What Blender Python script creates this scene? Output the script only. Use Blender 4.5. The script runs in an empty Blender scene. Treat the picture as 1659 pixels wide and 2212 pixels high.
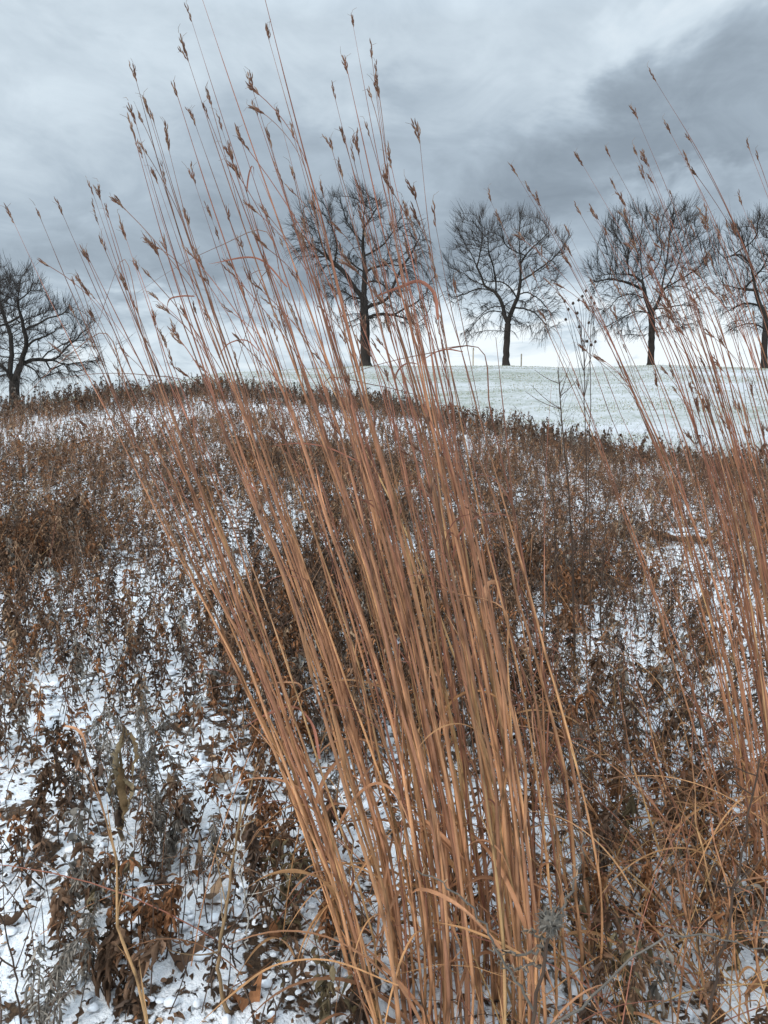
import bpy, math, random
import numpy as np
from mathutils import Vector

random.seed(7)
RNG = np.random.default_rng(11)
S = bpy.context.scene
COL = S.collection

# ------------------------------------------------------------------ camera
F = 1597.0                      # focal length in pixels of a 1659 x 2212 picture
PITCH = math.radians(-6.0)
CAM = np.array([0.0, 0.0, 1.2])
cam = bpy.data.cameras.new('camera')
cam.sensor_fit = 'VERTICAL'
cam.angle = 2 * math.atan(1106 / F)
cam.clip_start = 0.05
cam.clip_end = 3000
cam_o = bpy.data.objects.new('camera', cam)
COL.objects.link(cam_o)
cam_o.location = CAM
cam_o.rotation_euler = (math.radians(90) + PITCH, 0, 0)
S.camera = cam_o
S.view_settings.view_transform = 'Standard'
S.view_settings.look = 'None'
S.view_settings.exposure = 0.28
S.view_settings.gamma = 1.0
S.cycles.max_bounces = 6
S.cycles.diffuse_bounces = 3
S.cycles.transparent_max_bounces = 4

def ray(u, v):
    xc = (u - 829.5) / F
    yc = (1106 - v) / F
    cp, sp = math.cos(PITCH), math.sin(PITCH)
    d = cp - yc * sp
    return xc / d, (sp + yc * cp) / d

def at(u, v, Y):
    tx, tz = ray(u, v)
    return np.array([tx * Y, Y, CAM[2] + tz * Y])

# ------------------------------------------------------------------ world: overcast sky
SUN_EL, SUN_AZ = math.radians(32), math.radians(222)
world = bpy.data.worlds.new('World')
S.world = world
world.use_nodes = True
nt = world.node_tree
for n in list(nt.nodes):
    nt.nodes.remove(n)

class G:
    """small helper to write node maths"""
    def __init__(self, tree):
        self.t = tree
    def node(self, typ, **kw):
        n = self.t.nodes.new(typ)
        for k, v in kw.items():
            setattr(n, k, v)
        return n
    def put(self, sock, val):
        if hasattr(val, 'links') or isinstance(val, bpy.types.NodeSocket):
            self.t.links.new(val, sock)
        else:
            sock.default_value = val
    def m(self, op, a, b=None, c=None, clamp=False):
        n = self.node('ShaderNodeMath', operation=op, use_clamp=clamp)
        self.put(n.inputs[0], a)
        if b is not None: self.put(n.inputs[1], b)
        if c is not None: self.put(n.inputs[2], c)
        return n.outputs[0]
    def noise(self, vec, scale, detail=4, rough=0.5, dist=0.0, out='Fac'):
        n = self.node('ShaderNodeTexNoise')
        if vec is not None: self.put(n.inputs['Vector'], vec)
        n.inputs['Scale'].default_value = scale
        n.inputs['Detail'].default_value = detail
        n.inputs['Roughness'].default_value = rough
        n.inputs['Distortion'].default_value = dist
        return n.outputs[out]
    def ramp(self, fac, stops, interp='LINEAR'):
        n = self.node('ShaderNodeValToRGB')
        cr = n.color_ramp
        cr.interpolation = interp
        while len(cr.elements) > 1: cr.elements.remove(cr.elements[-1])
        cr.elements[0].position, cr.elements[0].color = stops[0][0], (*stops[0][1], 1)
        for p, c in stops[1:]:
            e = cr.elements.new(p); e.color = (*c, 1)
        self.put(n.inputs[0], fac)
        return n.outputs[0]
    def mix(self, fac, a, b, blend='MIX'):
        n = self.node('ShaderNodeMix', data_type='RGBA', blend_type=blend)
        self.put(n.inputs[0], fac)
        self.put(n.inputs[6], a if not isinstance(a, tuple) else (*a, 1))
        self.put(n.inputs[7], b if not isinstance(b, tuple) else (*b, 1))
        return n.outputs[2]

g = G(nt)
tc = g.node('ShaderNodeTexCoord')
sep = g.node('ShaderNodeSeparateXYZ')
g.put(sep.inputs[0], tc.outputs['Generated'])
dx, dy, dz = sep.outputs
# cloud layer coordinates (a flat layer seen from below)
den = g.m('ADD', g.m('MAXIMUM', dz, 0.0), 0.22)
comb = g.node('ShaderNodeCombineXYZ')
g.put(comb.inputs[0], g.m('DIVIDE', dx, den))
g.put(comb.inputs[1], g.m('DIVIDE', dy, den))
comb.inputs[2].default_value = 3.7
lay = comb.outputs[0]
n1 = g.noise(lay, 1.15, 7, 0.52, 0.35)
n2 = g.noise(lay, 4.4, 8, 0.60, 0.6)
nw1 = g.noise(tc.outputs['Generated'], 5.0, 5, 0.55, 0.3)
nw2 = g.noise(lay, 2.4, 5, 0.6, 0.5)
iy = g.m('DIVIDE', 1.0, g.m('MAXIMUM', dy, 0.12))
gx = g.m('ADD', g.m('MULTIPLY', dx, iy), g.m('MULTIPLY', g.m('SUBTRACT', nw1, 0.5), 0.42))
gz = g.m('ADD', g.m('MULTIPLY', dz, iy), g.m('MULTIPLY', g.m('SUBTRACT', nw2, 0.5), 0.30))
# cloud banks: (u, v, half width, half height, slope, amount)
BANKS = [
    (200, 590, 460, 150, 0.0, -0.17), (560, 400, 330, 170, -0.2, -0.12), (1520, 310, 400, 150, 0.35, -0.21),
    (1130, 390, 360, 130, 0.45, -0.17), (1000, 200, 200, 60, 0.5, -0.07), (760, 240, 150, 90, 0.2, -0.06),
    (110, 120, 300, 190, 0.0, 0.11), (160, 120, 70, 40, 0.0, -0.10), (600, 50, 300, 120, 0.1, 0.07),
    (1330, 130, 260, 60, 0.45, 0.10), (1600, 40, 150, 60, 0.3, 0.26), (1340, 190, 90, 50, 0.4, 0.10),
    (500, 745, 900, 75, 0.0, 0.36), (1450, 770, 420, 60, 0.0, 0.40), (880, 470, 70, 90, 0.0, 0.14),
    (1440, 410, 120, 34, 0.5, 0.20), (1050, 100, 300, 80, 0.2, 0.08), (1200, 640, 320, 90, 0.0, 0.03),
]
tot = g.m('ADD', g.m('MULTIPLY', g.m('SUBTRACT', n1, 0.5), 0.34), g.m('MULTIPLY', g.m('SUBTRACT', n2, 0.5), 0.46))
tot = g.m('ADD', tot, 0.56)
for (u, v, wu, wv, sl, amp) in BANKS:
    a, b = ray(u, v)
    ex = g.m('SUBTRACT', gx, a)
    ez = g.m('SUBTRACT', g.m('SUBTRACT', gz, b), g.m('MULTIPLY', ex, sl))
    q = g.m('ADD', g.m('POWER', g.m('DIVIDE', ex, wu / F), 2.0), g.m('POWER', g.m('DIVIDE', ez, wv / F), 2.0))
    e = g.m('EXPONENT', g.m('MULTIPLY', q, -0.7))
    tot = g.m('ADD', tot, g.m('MULTIPLY', e, amp))
cloud = g.ramp(tot, [(0.0, (0.15, 0.18, 0.215)), (0.25, (0.245, 0.295, 0.345)), (0.5, (0.39, 0.465, 0.535)),
                     (0.75, (0.61, 0.70, 0.77)), (1.0, (0.84, 0.90, 0.935))])
# overcast sky is brighter overhead; boosted further above the view to light the ground
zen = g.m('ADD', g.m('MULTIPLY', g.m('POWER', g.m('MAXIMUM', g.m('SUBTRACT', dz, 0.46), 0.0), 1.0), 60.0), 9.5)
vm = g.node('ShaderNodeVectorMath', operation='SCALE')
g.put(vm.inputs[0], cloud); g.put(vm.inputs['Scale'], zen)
sky = g.node('ShaderNodeTexSky', sky_type='NISHITA')
sky.sun_disc = False
sky.sun_elevation = SUN_EL
sky.sun_rotation = SUN_AZ
sky.altitude = 200
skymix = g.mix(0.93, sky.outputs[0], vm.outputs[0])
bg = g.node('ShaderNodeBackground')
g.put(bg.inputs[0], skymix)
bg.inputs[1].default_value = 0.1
wo = g.node('ShaderNodeOutputWorld')
nt.links.new(bg.outputs[0], wo.inputs[0])

sun = bpy.data.lights.new('sun', 'SUN')
sun.energy = 1.65
sun.angle = math.radians(12)
sun.color = (1.0, 0.95, 0.88)
sun_o = bpy.data.objects.new('sun', sun)
COL.objects.link(sun_o)
sd = Vector((math.sin(SUN_AZ) * math.cos(SUN_EL), math.cos(SUN_AZ) * math.cos(SUN_EL), math.sin(SUN_EL)))
sun_o.rotation_euler = sd.to_track_quat('Z', 'Y').to_euler()
sun_o.location = (0, -5, 20)

# ------------------------------------------------------------------ mesh helpers
def nrm(a):
    return a / np.maximum(np.linalg.norm(a, axis=-1, keepdims=True), 1e-9)

class MB:
    def __init__(self):
        self.v, self.q, self.c, self.n = [], [], [], 0
    def add(self, V, Q, C):
        V = np.asarray(V, float).reshape(-1, 3)
        C = np.broadcast_to(np.asarray(C, float), V.shape)
        self.v.append(V); self.q.append(np.asarray(Q, np.int64) + self.n); self.c.append(C)
        self.n += len(V)
    def tubes(self, P, R, C, sides=5):
        """P (M,N,3) centre lines, R (M,N) radii, C (3,), (M,3) or (M,N,3) colours"""
        P = np.asarray(P, float)
        if P.ndim == 2: P = P[None]
        M, N = P.shape[:2]
        R = np.broadcast_to(np.asarray(R, float), (M, N))
        C = np.asarray(C, float)
        if C.ndim == 1: C = np.broadcast_to(C, (M, N, 3))
        elif C.ndim == 2: C = np.broadcast_to(C[:, None, :], (M, N, 3))
        T = nrm(np.gradient(P, axis=1))
        ref = np.zeros_like(T); ref[...] = (0.17, 0.93, 0.32)
        flat = np.abs((T * ref).sum(-1)) > 0.97
        ref[flat] = (1, 0, 0)
        A = nrm(np.cross(T, ref)); B = np.cross(T, A)
        th = np.arange(sides) * 2 * math.pi / sides
        V = P[:, :, None, :] + R[:, :, None, None] * (np.cos(th)[:, None] * A[:, :, None, :] + np.sin(th)[:, None] * B[:, :, None, :])
        k = np.arange(sides); k2 = (k + 1) % sides
        i = np.arange(N - 1)
        q = np.stack([i[:, None] * sides + k, i[:, None] * sides + k2, (i[:, None] + 1) * sides + k2, (i[:, None] + 1) * sides + k], -1).reshape(-1, 4)
        Q = (np.arange(M)[:, None, None] * (N * sides) + q).reshape(-1, 4)
        self.add(V, Q, np.repeat(C[:, :, None, :], sides, 2).reshape(-1, 3))
    def strips(self, P, W, Sd, C, Nn=None, fold=None):
        """ribbons: P (M,N,3), W (M,N) half widths, Sd (M,N,3) side vectors; fold lifts the edges along Nn"""
        P = np.asarray(P, float); M, N = P.shape[:2]
        C = np.asarray(C, float)
        if C.ndim == 1: C = np.broadcast_to(C, (M, N, 3))
        elif C.ndim == 2: C = np.broadcast_to(C[:, None, :], (M, N, 3))
        L = P - Sd * W[..., None]; Rr = P + Sd * W[..., None]
        if fold is None:
            V = np.stack([L, Rr], 2); a = 2
        else:
            up = Nn * (W * np.asarray(fold)[:, None])[..., None]
            V = np.stack([L + up, P, Rr + up], 2); a = 3
        i = np.arange(N - 1)[:, None]; k = np.arange(a - 1)
        q = np.stack([i * a + k, i * a + k + 1, (i + 1) * a + k + 1, (i + 1) * a + k], -1).reshape(-1, 4)
        Q = (np.arange(M)[:, None, None] * (N * a) + q).reshape(-1, 4)
        self.add(V, Q, np.repeat(C[:, :, None, :], a, 2).reshape(-1, 3))
    def blob(self, c, r, C, seg=7, rings=5, squash=(1, 1, 1), jit=0.0):
        th = np.linspace(0, 2 * math.pi, seg, endpoint=False)
        ph = np.linspace(0.02, math.pi - 0.02, rings)
        V = np.stack([np.outer(np.sin(ph), np.cos(th)), np.outer(np.sin(ph), np.sin(th)), np.outer(np.cos(ph), np.ones(seg))], -1)
        V = V * (1 + jit * RNG.normal(size=V.shape[:2])[..., None])
        V = V * np.array(squash) * r + np.asarray(c)
        i = np.arange(rings - 1)[:, None]; k = np.arange(seg); k2 = (k + 1) % seg
        q = np.stack([i * seg + k, (i + 1) * seg + k, (i + 1) * seg + k2, i * seg + k2], -1).reshape(-1, 4)
        self.add(V.reshape(-1, 3), q, C)
    def build(self, name, mat, parent=None, origin=None, smooth=True, kind=None):
        V = np.concatenate(self.v); Q = np.concatenate(self.q); C = np.concatenate(self.c)
        if origin is not None: V = V - np.asarray(origin, float)
        me = bpy.data.meshes.new(name)
        me.vertices.add(len(V)); me.vertices.foreach_set('co', V.astype(np.float32).ravel())
        me.loops.add(len(Q) * 4); me.loops.foreach_set('vertex_index', Q.astype(np.int32).ravel())
        me.polygons.add(len(Q))
        me.polygons.foreach_set('loop_start', (np.arange(len(Q)) * 4).astype(np.int32))
        me.polygons.foreach_set('use_smooth', np.full(len(Q), smooth))
        ca = me.color_attributes.new('tint', 'FLOAT_COLOR', 'POINT')
        ca.data.foreach_set('color', np.concatenate([C, np.ones((len(C), 1))], 1).astype(np.float32).ravel())
        me.update(calc_edges=True)
        me.validate(clean_customdata=False)
        me.materials.append(mat)
        o = bpy.data.objects.new(name, me)
        COL.objects.link(o)
        if parent is not None: o.parent = parent
        elif origin is not None: o.location = origin
        if kind: o['kind'] = kind
        return o

def empty(name, loc, label, cat, group=None):
    o = bpy.data.objects.new(name, None)
    COL.objects.link(o)
    o.location = loc
    o.empty_display_size = 0.1
    tag(o, label, cat, group)
    return o

def tag(o, label, cat, group=None):
    o['label'] = label; o['category'] = cat
    if group: o['group'] = group
    return o

# value noise in numpy
_H = np.random.default_rng(5).random((256, 256))
def vnoise(x, y):
    x = np.asarray(x, float); y = np.asarray(y, float)
    xi = np.floor(x).astype(int); yi = np.floor(y).astype(int)
    fx = x - xi; fy = y - yi
    fx = fx * fx * (3 - 2 * fx); fy = fy * fy * (3 - 2 * fy)
    h = lambda a, b: _H[a & 255, b & 255]
    return (h(xi, yi) * (1 - fx) + h(xi + 1, yi) * fx) * (1 - fy) + (h(xi, yi + 1) * (1 - fx) + h(xi + 1, yi + 1) * fx) * fy
def fbm(x, y, o=4):
    s = 0; a = 0.5; k = 1.0
    for i in range(o):
        s = s + a * vnoise(x * k + 17.3 * i, y * k + 9.1 * i); a *= 0.5; k *= 2.03
    return s

# ------------------------------------------------------------------ materials
def material(name, rough=0.7, spec=0.3, mottle=(60, 0.35), stretch=(1, 1, 1), bump=0.0, bscale=200, trans=0.0):
    m = bpy.data.materials.new(name); m.use_nodes = True
    t = m.node_tree; h = G(t)
    b = t.nodes['Principled BSDF']
    at_ = h.node('ShaderNodeAttribute', attribute_name='tint')
    tcd = h.node('ShaderNodeTexCoord')
    mp = h.node('ShaderNodeMapping'); mp.inputs['Scale'].default_value = stretch
    t.links.new(tcd.outputs['Object'], mp.inputs[0])
    nz = h.noise(mp.outputs[0], mottle[0], 4, 0.6)
    val = h.m('ADD', h.m('MULTIPLY', h.m('SUBTRACT', nz, 0.5), 2 * mottle[1]), 1.0)
    nl = h.noise(tcd.outputs['Object'], mottle[0] * 0.22, 3, 0.6)
    val = h.m('MULTIPLY', val, h.m('ADD', h.m('MULTIPLY', h.m('SUBTRACT', nl, 0.5), 0.9), 1.0))
    vs = h.node('ShaderNodeVectorMath', operation='SCALE')
    h.put(vs.inputs[0], at_.outputs['Color']); h.put(vs.inputs['Scale'], val)
    t.links.new(vs.outputs[0], b.inputs['Base Color'])
    b.inputs['Roughness'].default_value = rough
    b.inputs['Specular IOR Level'].default_value = spec
    if bump:
        bp = h.node('ShaderNodeBump'); bp.inputs['Strength'].default_value = bump; bp.inputs['Distance'].default_value = 0.002
        h.put(bp.inputs['Height'], h.noise(mp.outputs[0], bscale, 5, 0.6))
        t.links.new(bp.outputs[0], b.inputs['Normal'])
    if trans:
        tr = h.node('ShaderNodeBsdfTranslucent'); t.links.new(vs.outputs[0], tr.inputs[0])
        mx = h.node('ShaderNodeMixShader'); mx.inputs[0].default_value = trans
        t.links.new(b.outputs[0], mx.inputs[1]); t.links.new(tr.outputs[0], mx.inputs[2])
        t.links.new(mx.outputs[0], t.nodes['Material Output'].inputs[0])
    return m

M_culm = material('dry_grass_culm', 0.65, 0.2, (60, 0.55), (3, 3, 0.25), 0.5, 160)
M_blade = material('dry_grass_blade', 0.65, 0.25, (60, 0.30), (2, 2, 0.5), 0.0, 160, 0.2)
M_head = material('dry_seed_head', 0.8, 0.2, (300, 0.45))
M_leaf = material('withered_leaf', 0.85, 0.2, (110, 0.5), (1, 1, 1), 0.6, 300, 0.12)
M_stem = material('dead_stem', 0.8, 0.2, (90, 0.4), (2, 2, 0.4), 0.4, 300)
M_veg = material('withered_vegetation', 0.85, 0.15, (70, 0.5))
M_bark = material('tree_bark', 0.9, 0.15, (9, 0.5), (3, 3, 0.5), 0.8, 18)
M_twig = material('tree_twig', 0.9, 0.1, (6, 0.3))
M_wood = material('stake_wood', 0.8, 0.2, (25, 0.25), (4, 4, 0.3))

def snow_material():
    m = bpy.data.materials.new('snowy_ground'); m.use_nodes = True
    t = m.node_tree; h = G(t); b = t.nodes['Principled BSDF']
    tcd = h.node('ShaderNodeTexCoord'); O = tcd.outputs['Object']
    big = h.noise(O, 0.9, 3, 0.5)
    mid = h.noise(O, 9.0, 5, 0.62, 0.4)
    fine = h.noise(O, 42.0, 4, 0.6, 0.3)
    k = h.m('ADD', h.m('ADD', h.m('MULTIPLY', mid, 0.62), h.m('MULTIPLY', fine, 0.38)), h.m('MULTIPLY', h.m('SUBTRACT', big, 0.5), 0.16))
    mask = h.ramp(k, [(0.43, (0, 0, 0)), (0.47, (1, 1, 1))])
    lit = h.ramp(h.noise(O, 60, 4, 0.7), [(0.3, (0.030, 0.019, 0.012)), (0.6, (0.10, 0.060, 0.035)), (0.8, (0.16, 0.105, 0.06))])
    sn = h.ramp(h.noise(O, 15, 4, 0.6), [(0.3, (0.81, 0.825, 0.85)), (0.7, (0.88, 0.89, 0.90))])
    c = h.mix(mask, lit, sn)
    t.links.new(c, b.inputs['Base Color'])
    b.inputs['Roughness'].default_value = 0.75
    b.inputs['Specular IOR Level'].default_value = 0.2
    bp = h.node('ShaderNodeBump'); bp.inputs['Strength'].default_value = 0.8; bp.inputs['Distance'].default_value = 0.016
    hh = h.m('ADD', h.m('MULTIPLY', mask, 0.6), h.m('ADD', h.noise(O, 120, 4, 0.6), h.m('MULTIPLY', mid, 0.8)))
    h.put(bp.inputs['Height'], hh)
    t.links.new(bp.outputs[0], b.inputs['Normal'])
    return m
M_snow = snow_material()

def lawn_material():
    m = bpy.data.materials.new('snow_dusted_lawn'); m.use_nodes = True
    t = m.node_tree; h = G(t); b = t.nodes['Principled BSDF']
    tcd = h.node('ShaderNodeTexCoord'); O = tcd.outputs['Object']
    mp = h.node('ShaderNodeMapping'); mp.inputs['Scale'].default_value = (0.35, 1.0, 1.0)
    t.links.new(O, mp.inputs[0])
    a = h.noise(mp.outputs[0], 0.35, 4, 0.55, 0.5)
    f = h.noise(O, 2.6, 6, 0.7, 0.2)
    s = h.noise(O, 14.0, 4, 0.65)
    k = h.m('ADD', h.m('ADD', h.m('MULTIPLY', a, 0.40), h.m('MULTIPLY', f, 0.36)), h.m('MULTIPLY', s, 0.32))
    mask = h.ramp(k, [(0.40, (0.10, 0.10, 0.10)), (0.52, (0.55, 0.55, 0.55)), (0.70, (1, 1, 1))])
    gr = h.ramp(h.noise(O, 20, 3, 0.6), [(0.3, (0.07, 0.095, 0.05)), (0.7, (0.18, 0.20, 0.11))])
    c = h.mix(mask, gr, (0.605, 0.61, 0.64))
    t.links.new(c, b.inputs['Base Color'])
    b.inputs['Roughness'].default_value = 0.85
    b.inputs['Specular IOR Level'].default_value = 0.1
    bp = h.node('ShaderNodeBump'); bp.inputs['Strength'].default_value = 0.6; bp.inputs['Distance'].default_value = 0.05
    h.put(bp.inputs['Height'], h.noise(O, 9, 5, 0.7))
    t.links.new(bp.outputs[0], b.inputs['Normal'])
    return m
M_lawn = lawn_material()

# ------------------------------------------------------------------ terrain
TT = np.array([-0.9, -.52, -.35, -.22, .04, .20, .33, .52, 0.9])
SL = np.array([.088, .107, .116, .115, .092, .076, .066, .055, .045])     # slope of the prairie
DB = np.array([15., 15., 18., 21., 20., 14.5, 12.4, 12., 12.])              # where the prairie ends
CT = np.array([-0.9, -.52, -.30, -.22, -.14, -.03, .16, .25, .36, .52, 0.9])
CE = np.array([.020, .030, .062, .079, .0845, .0905, .0905, .086, .090, .0855, .080])  # how high the lawn crest stands
DC = 43.0

def tdir(x, y):
    return np.clip(x / np.maximum(y, 0.3), -0.9, 0.9)
def prairie(x, y):
    t = tdir(x, y)
    return np.interp(t, TT, SL) * np.maximum(y, 0)
def dbound(x, y):
    return np.interp(tdir(x, y), TT, DB)
def hill(x, y):
    t = tdir(x, y); d0 = np.interp(t, TT, DB)
    hb = np.interp(t, TT, SL) * d0 - 0.05
    hc = CAM[2] + np.interp(t, CT, CE) * DC
    w = np.clip((y - d0) / (DC + 6 - d0), 0, 1)
    g_ = np.sin(w * math.pi / 2) ** 1.05
    far = np.maximum(y - DC - 6, 0)
    return hb + (hc + .12 - hb) * g_ - 0.03 * far - 0.0006 * far ** 2 * (far < 120) - (far >= 120) * 8.64
def ground_z(x, y):
    x = np.asarray(x, float); y = np.asarray(y, float)
    base = prairie(x, y)
    return base + 0.020 * (fbm(x * 5, y * 5, 3) - 0.45) + 0.05 * (fbm(x * 1.1, y * 1.1, 2) - 0.4)
def land_z(x, y):
    return np.where(y > dbound(x, y), hill(x, y), ground_z(x, y))
def gz1(x, y):
    return float(land_z(np.array(x), np.array(y)))

def ground_hit(u, v):
    tx, tz = ray(u, v)
    ys = np.geomspace(0.3, 60, 4000)
    z = CAM[2] + tz * ys
    g_ = land_z(tx * ys, ys)
    i = int(np.argmax(z <= g_)) if np.any(z <= g_) else len(ys) - 1
    y = ys[i]
    return np.array([tx * y, y, gz1(tx * y, y)])

def sheet(name, X, Y, Z, mat):
    n, m_ = X.shape
    i = np.arange(n - 1)[:, None]; k = np.arange(m_ - 1)
    q = np.stack([i * m_ + k, i * m_ + k + 1, (i + 1) * m_ + k + 1, (i + 1) * m_ + k], -1).reshape(-1, 4)
    b = MB(); b.add(np.stack([X, Y, Z], -1).reshape(-1, 3), q, (1, 1, 1))
    o = b.build(name, mat, kind='structure')
    return o

# prairie ground: fine in front of the camera
tv = np.linspace(-0.9, 0.9, 330)
yv = np.geomspace(0.45, 30, 560)
Tg, Yg = np.meshgrid(tv, yv)
Xg = Tg * Yg
Zg = ground_z(Xg, Yg) + 0.010 * (fbm(Xg * 28, Yg * 28, 3) - 0.45)
past = np.clip((Yg - dbound(Xg, Yg)), 0, 5)
Zg = Zg - 0.35 * past
sheet('snowy_ground', Xg, Yg, Zg, M_snow)
# ground all round (behind and beside the camera)
a_ = np.linspace(-14, 14, 60)
Xb, Yb = np.meshgrid(a_, np.linspace(-14, 0.55, 40))
sheet('snowy_ground', Xb, Yb, ground_z(Xb, np.maximum(Yb, 0.0)) - 0.03, M_snow)
# lawn hill
tv = np.linspace(-0.9, 0.9, 240)
wv = np.concatenate([np.linspace(0, 1, 120), np.linspace(1.02, 9, 90)])
Tl, Wl = np.meshgrid(tv, wv)
Dl = np.interp(Tl, TT, DB) - 0.5
Yl = Dl + Wl * (DC + 6 - Dl)
Xl = Tl * Yl
Zl = hill(Xl, Yl) + 0.05 * (fbm(Xl * 0.7, Yl * 0.7, 3) - 0.45)
sheet('snowy_lawn', Xl, Yl, Zl, M_lawn)

# ------------------------------------------------------------------ trees
def inside(poly, p):
    poly = np.asarray(poly, float); x, y = p[:, 0], p[:, 1]
    r = np.zeros(len(p), bool); j = len(poly) - 1
    for i in range(len(poly)):
        xi, yi = poly[i]; xj, yj = poly[j]
        c = ((yi > y) != (yj > y)) & (x < (xj - xi) * (y - yi) / (yj - yi + 1e-12) + xi)
        r ^= c; j = i
    return r

def smooth_line(P, n):
    P = np.asarray(P, float)
    if len(P) < 3:
        t = np.linspace(0, 1, n)[:, None]; return P[0] * (1 - t) + P[-1] * t
    d = np.concatenate([[0], np.cumsum(np.linalg.norm(np.diff(P, axis=0), axis=1))])
    m_ = np.gradient(P, d, axis=0)
    s = np.linspace(0, d[-1], n)
    i = np.clip(np.searchsorted(d, s, side='right') - 1, 0, len(P) - 2)
    h_ = (d[i + 1] - d[i])[:, None]; t = ((s - d[i])[:, None]) / h_
    return ((2*t**3 - 3*t**2 + 1) * P[i] + (t**3 - 2*t**2 + t) * h_ * m_[i] + (-2*t**3 + 3*t**2) * P[i+1] + (t**3 - t**2) * h_ * m_[i+1])

def make_tree(Y, off, sc, trunk, limbs, outline, r0, natt_, label, seed, group='bare trees along the hill crest', tw=1.0):
    rng = np.random.default_rng(seed); natt = int(natt_ * 0.62)
    def px(p): return (p[0] * sc + off[0], p[1] * sc + off[1])
    base = at(*px(trunk[0]), Y)
    bz = gz1(base[0], base[1])
    base[2] = bz
    def w3(p, dep):
        q = at(*px(p), Y); return np.array([q[0], q[1] + dep, q[2]])
    pts = [px(p) for p in outline]
    cx = np.mean([p[0] for p in pts]); wpx = max(p[0] for p in pts) - min(p[0] for p in pts)
    mpp = Y / F
    halfw = wpx * mpp / 2
    step = 0.17
    pos, par, lim = [], [], []
    lines = []
    def add_line(P, parent, lid):
        L = np.linalg.norm(np.diff(P, axis=0), axis=1).sum()
        n = max(4, int(L / step))
        Q = smooth_line(P, n)
        Q[1:-1] += rng.normal(0, 0.009, (n - 2, 3))
        ids = []
        st = 0
        if parent is not None:
            st = 1; ids.append(parent)
        for k in range(st, n):
            pos.append(Q[k]); par.append(ids[-1] if ids else -1); lim.append(lid); ids.append(len(pos) - 1)
        lines.append(ids)
    T3 = [w3(p, 0) for p in trunk]; T3[0] = base - np.array([0, 0, 0.15])
    add_line(np.array(T3), None, 0)
    for li, lb in enumerate(limbs):
        s0 = w3(lb[0], 0)
        Pn = np.array(pos)
        d2 = (Pn[:, 0] - s0[0]) ** 2 + (Pn[:, 2] - s0[2]) ** 2
        j = int(np.argmin(d2)); pj = Pn[j]
        sl = rng.uniform(-0.75, 0.75)
        P = [pj]
        for p in lb[1:]:
            q = w3(p, 0)
            lat = np.hypot(q[0] - pj[0], q[2] - pj[2])
            q[1] = pj[1] + sl * lat * 0.8
            # keep the picture position for that depth
            q2 = at(*px(p), q[1]); P.append(q2)
        add_line(np.array(P), j, li + 1)
    # attraction points through the crown's volume
    lo = np.array(pts).min(0); hi = np.array(pts).max(0)
    A = []
    while sum(len(a) for a in A) < natt:
        c = rng.uniform(lo, hi, (4000, 2))
        c = c[inside(pts, c)]
        dep = rng.uniform(-1, 1, len(c))
        e = np.sqrt(np.clip(1 - ((c[:, 0] - cx) / (wpx / 2 + 20)) ** 2, 0.08, 1))
        yy = Y + dep * e * halfw * 0.8
        A.append(np.array([at(c[k, 0], c[k, 1], yy[k]) for k in range(len(c))]))
    A = np.concatenate(A)[:natt]
    infl, kill = 2.0, 0.33
    hub = np.array([base[0], base[1], at(*px(trunk[-1]), Y)[2] if len(trunk) < 5 else base[2] + 3.2])
    P = np.array(pos)
    D = np.linalg.norm(A[:, None] - P[None], axis=2)
    D[:, [i for i in range(len(pos)) if lim[i] == 0 and pos[i][2] < bz + 0.28 * (lo[1] - hi[1]) * -mpp * 0.4]] = 99
    near = D.argmin(1); nd = D.min(1)
    for it in range(80):
        ok = (nd < infl) & (nd > kill)
        if ok.sum() < 3: break
        acc = {}
        ui, inv = np.unique(near[ok], return_inverse=True)
        vec = nrm(A[ok] - P[near[ok]])
        sm = np.zeros((len(ui), 3)); np.add.at(sm, inv, vec)
        rad_o = P[ui] - hub; dirn = nrm(nrm(sm) + 0.55 * nrm(rad_o) + rng.normal(0, 0.09, sm.shape))
        new = P[ui] + step * dirn
        b0 = len(P)
        P = np.concatenate([P, new]); par.extend(ui.tolist()); lim.extend([-1] * len(ui))
        Dn = np.linalg.norm(A[:, None] - new[None], axis=2)
        k = Dn.argmin(1); dn = Dn.min(1)
        better = dn < nd
        near = np.where(better, b0 + k, near); nd = np.where(better, dn, nd)
        keep = nd > kill
        A, near, nd = A[keep], near[keep], nd[keep]
        if len(A) < 3: break
    par_a = np.array(par)
    n = len(P)
    tip = 0.0085
    E = 2.2
    acc = np.zeros(n)
    haschild = np.zeros(n, bool); haschild[par_a[par_a >= 0]] = True
    acc[~haschild] = tip ** E
    for i in range(n - 1, 0, -1):
        acc[par_a[i]] += acc[i] if par_a[i] >= 0 else 0
    rad = acc ** (1 / E)
    rad = r0 * (rad / rad[0]) ** 1.16
    rad = np.maximum(rad, tip)
    root = empty('tree', base, label, 'tree', group)
    bark = np.array([0.040, 0.034, 0.030])
    for ids in lines:
        q = P[ids]; r = rad[ids].copy()
        if ids is lines[0]:
            hgt = q[:, 2] - bz
            r = np.where(hgt < 2.2, np.maximum(r, r0 * 0.78), r) * (1 + 0.45 * np.exp(-np.maximum(hgt, 0) / 0.22))
        else:
            if len(r) > 2: r[0] = r[1]
        b = MB(); b.tubes(q, r[None], bark * rng.uniform(0.85, 1.15), 8)
        b.build('trunk' if ids is lines[0] else 'limb', M_bark, root, base)
    # fine branches and twigs
    b = MB()
    idx = np.array([i for i in range(n) if lim[i] == -1])
    pp = par_a[idx]
    seg = np.stack([P[pp], P[idx]], 1)
    rr = np.stack([np.minimum(rad[pp], rad[idx] * 1.25), rad[idx]], 1)
    cc = np.array([0.045, 0.037, 0.033]) * rng.uniform(0.8, 1.25, (len(idx), 1))
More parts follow.
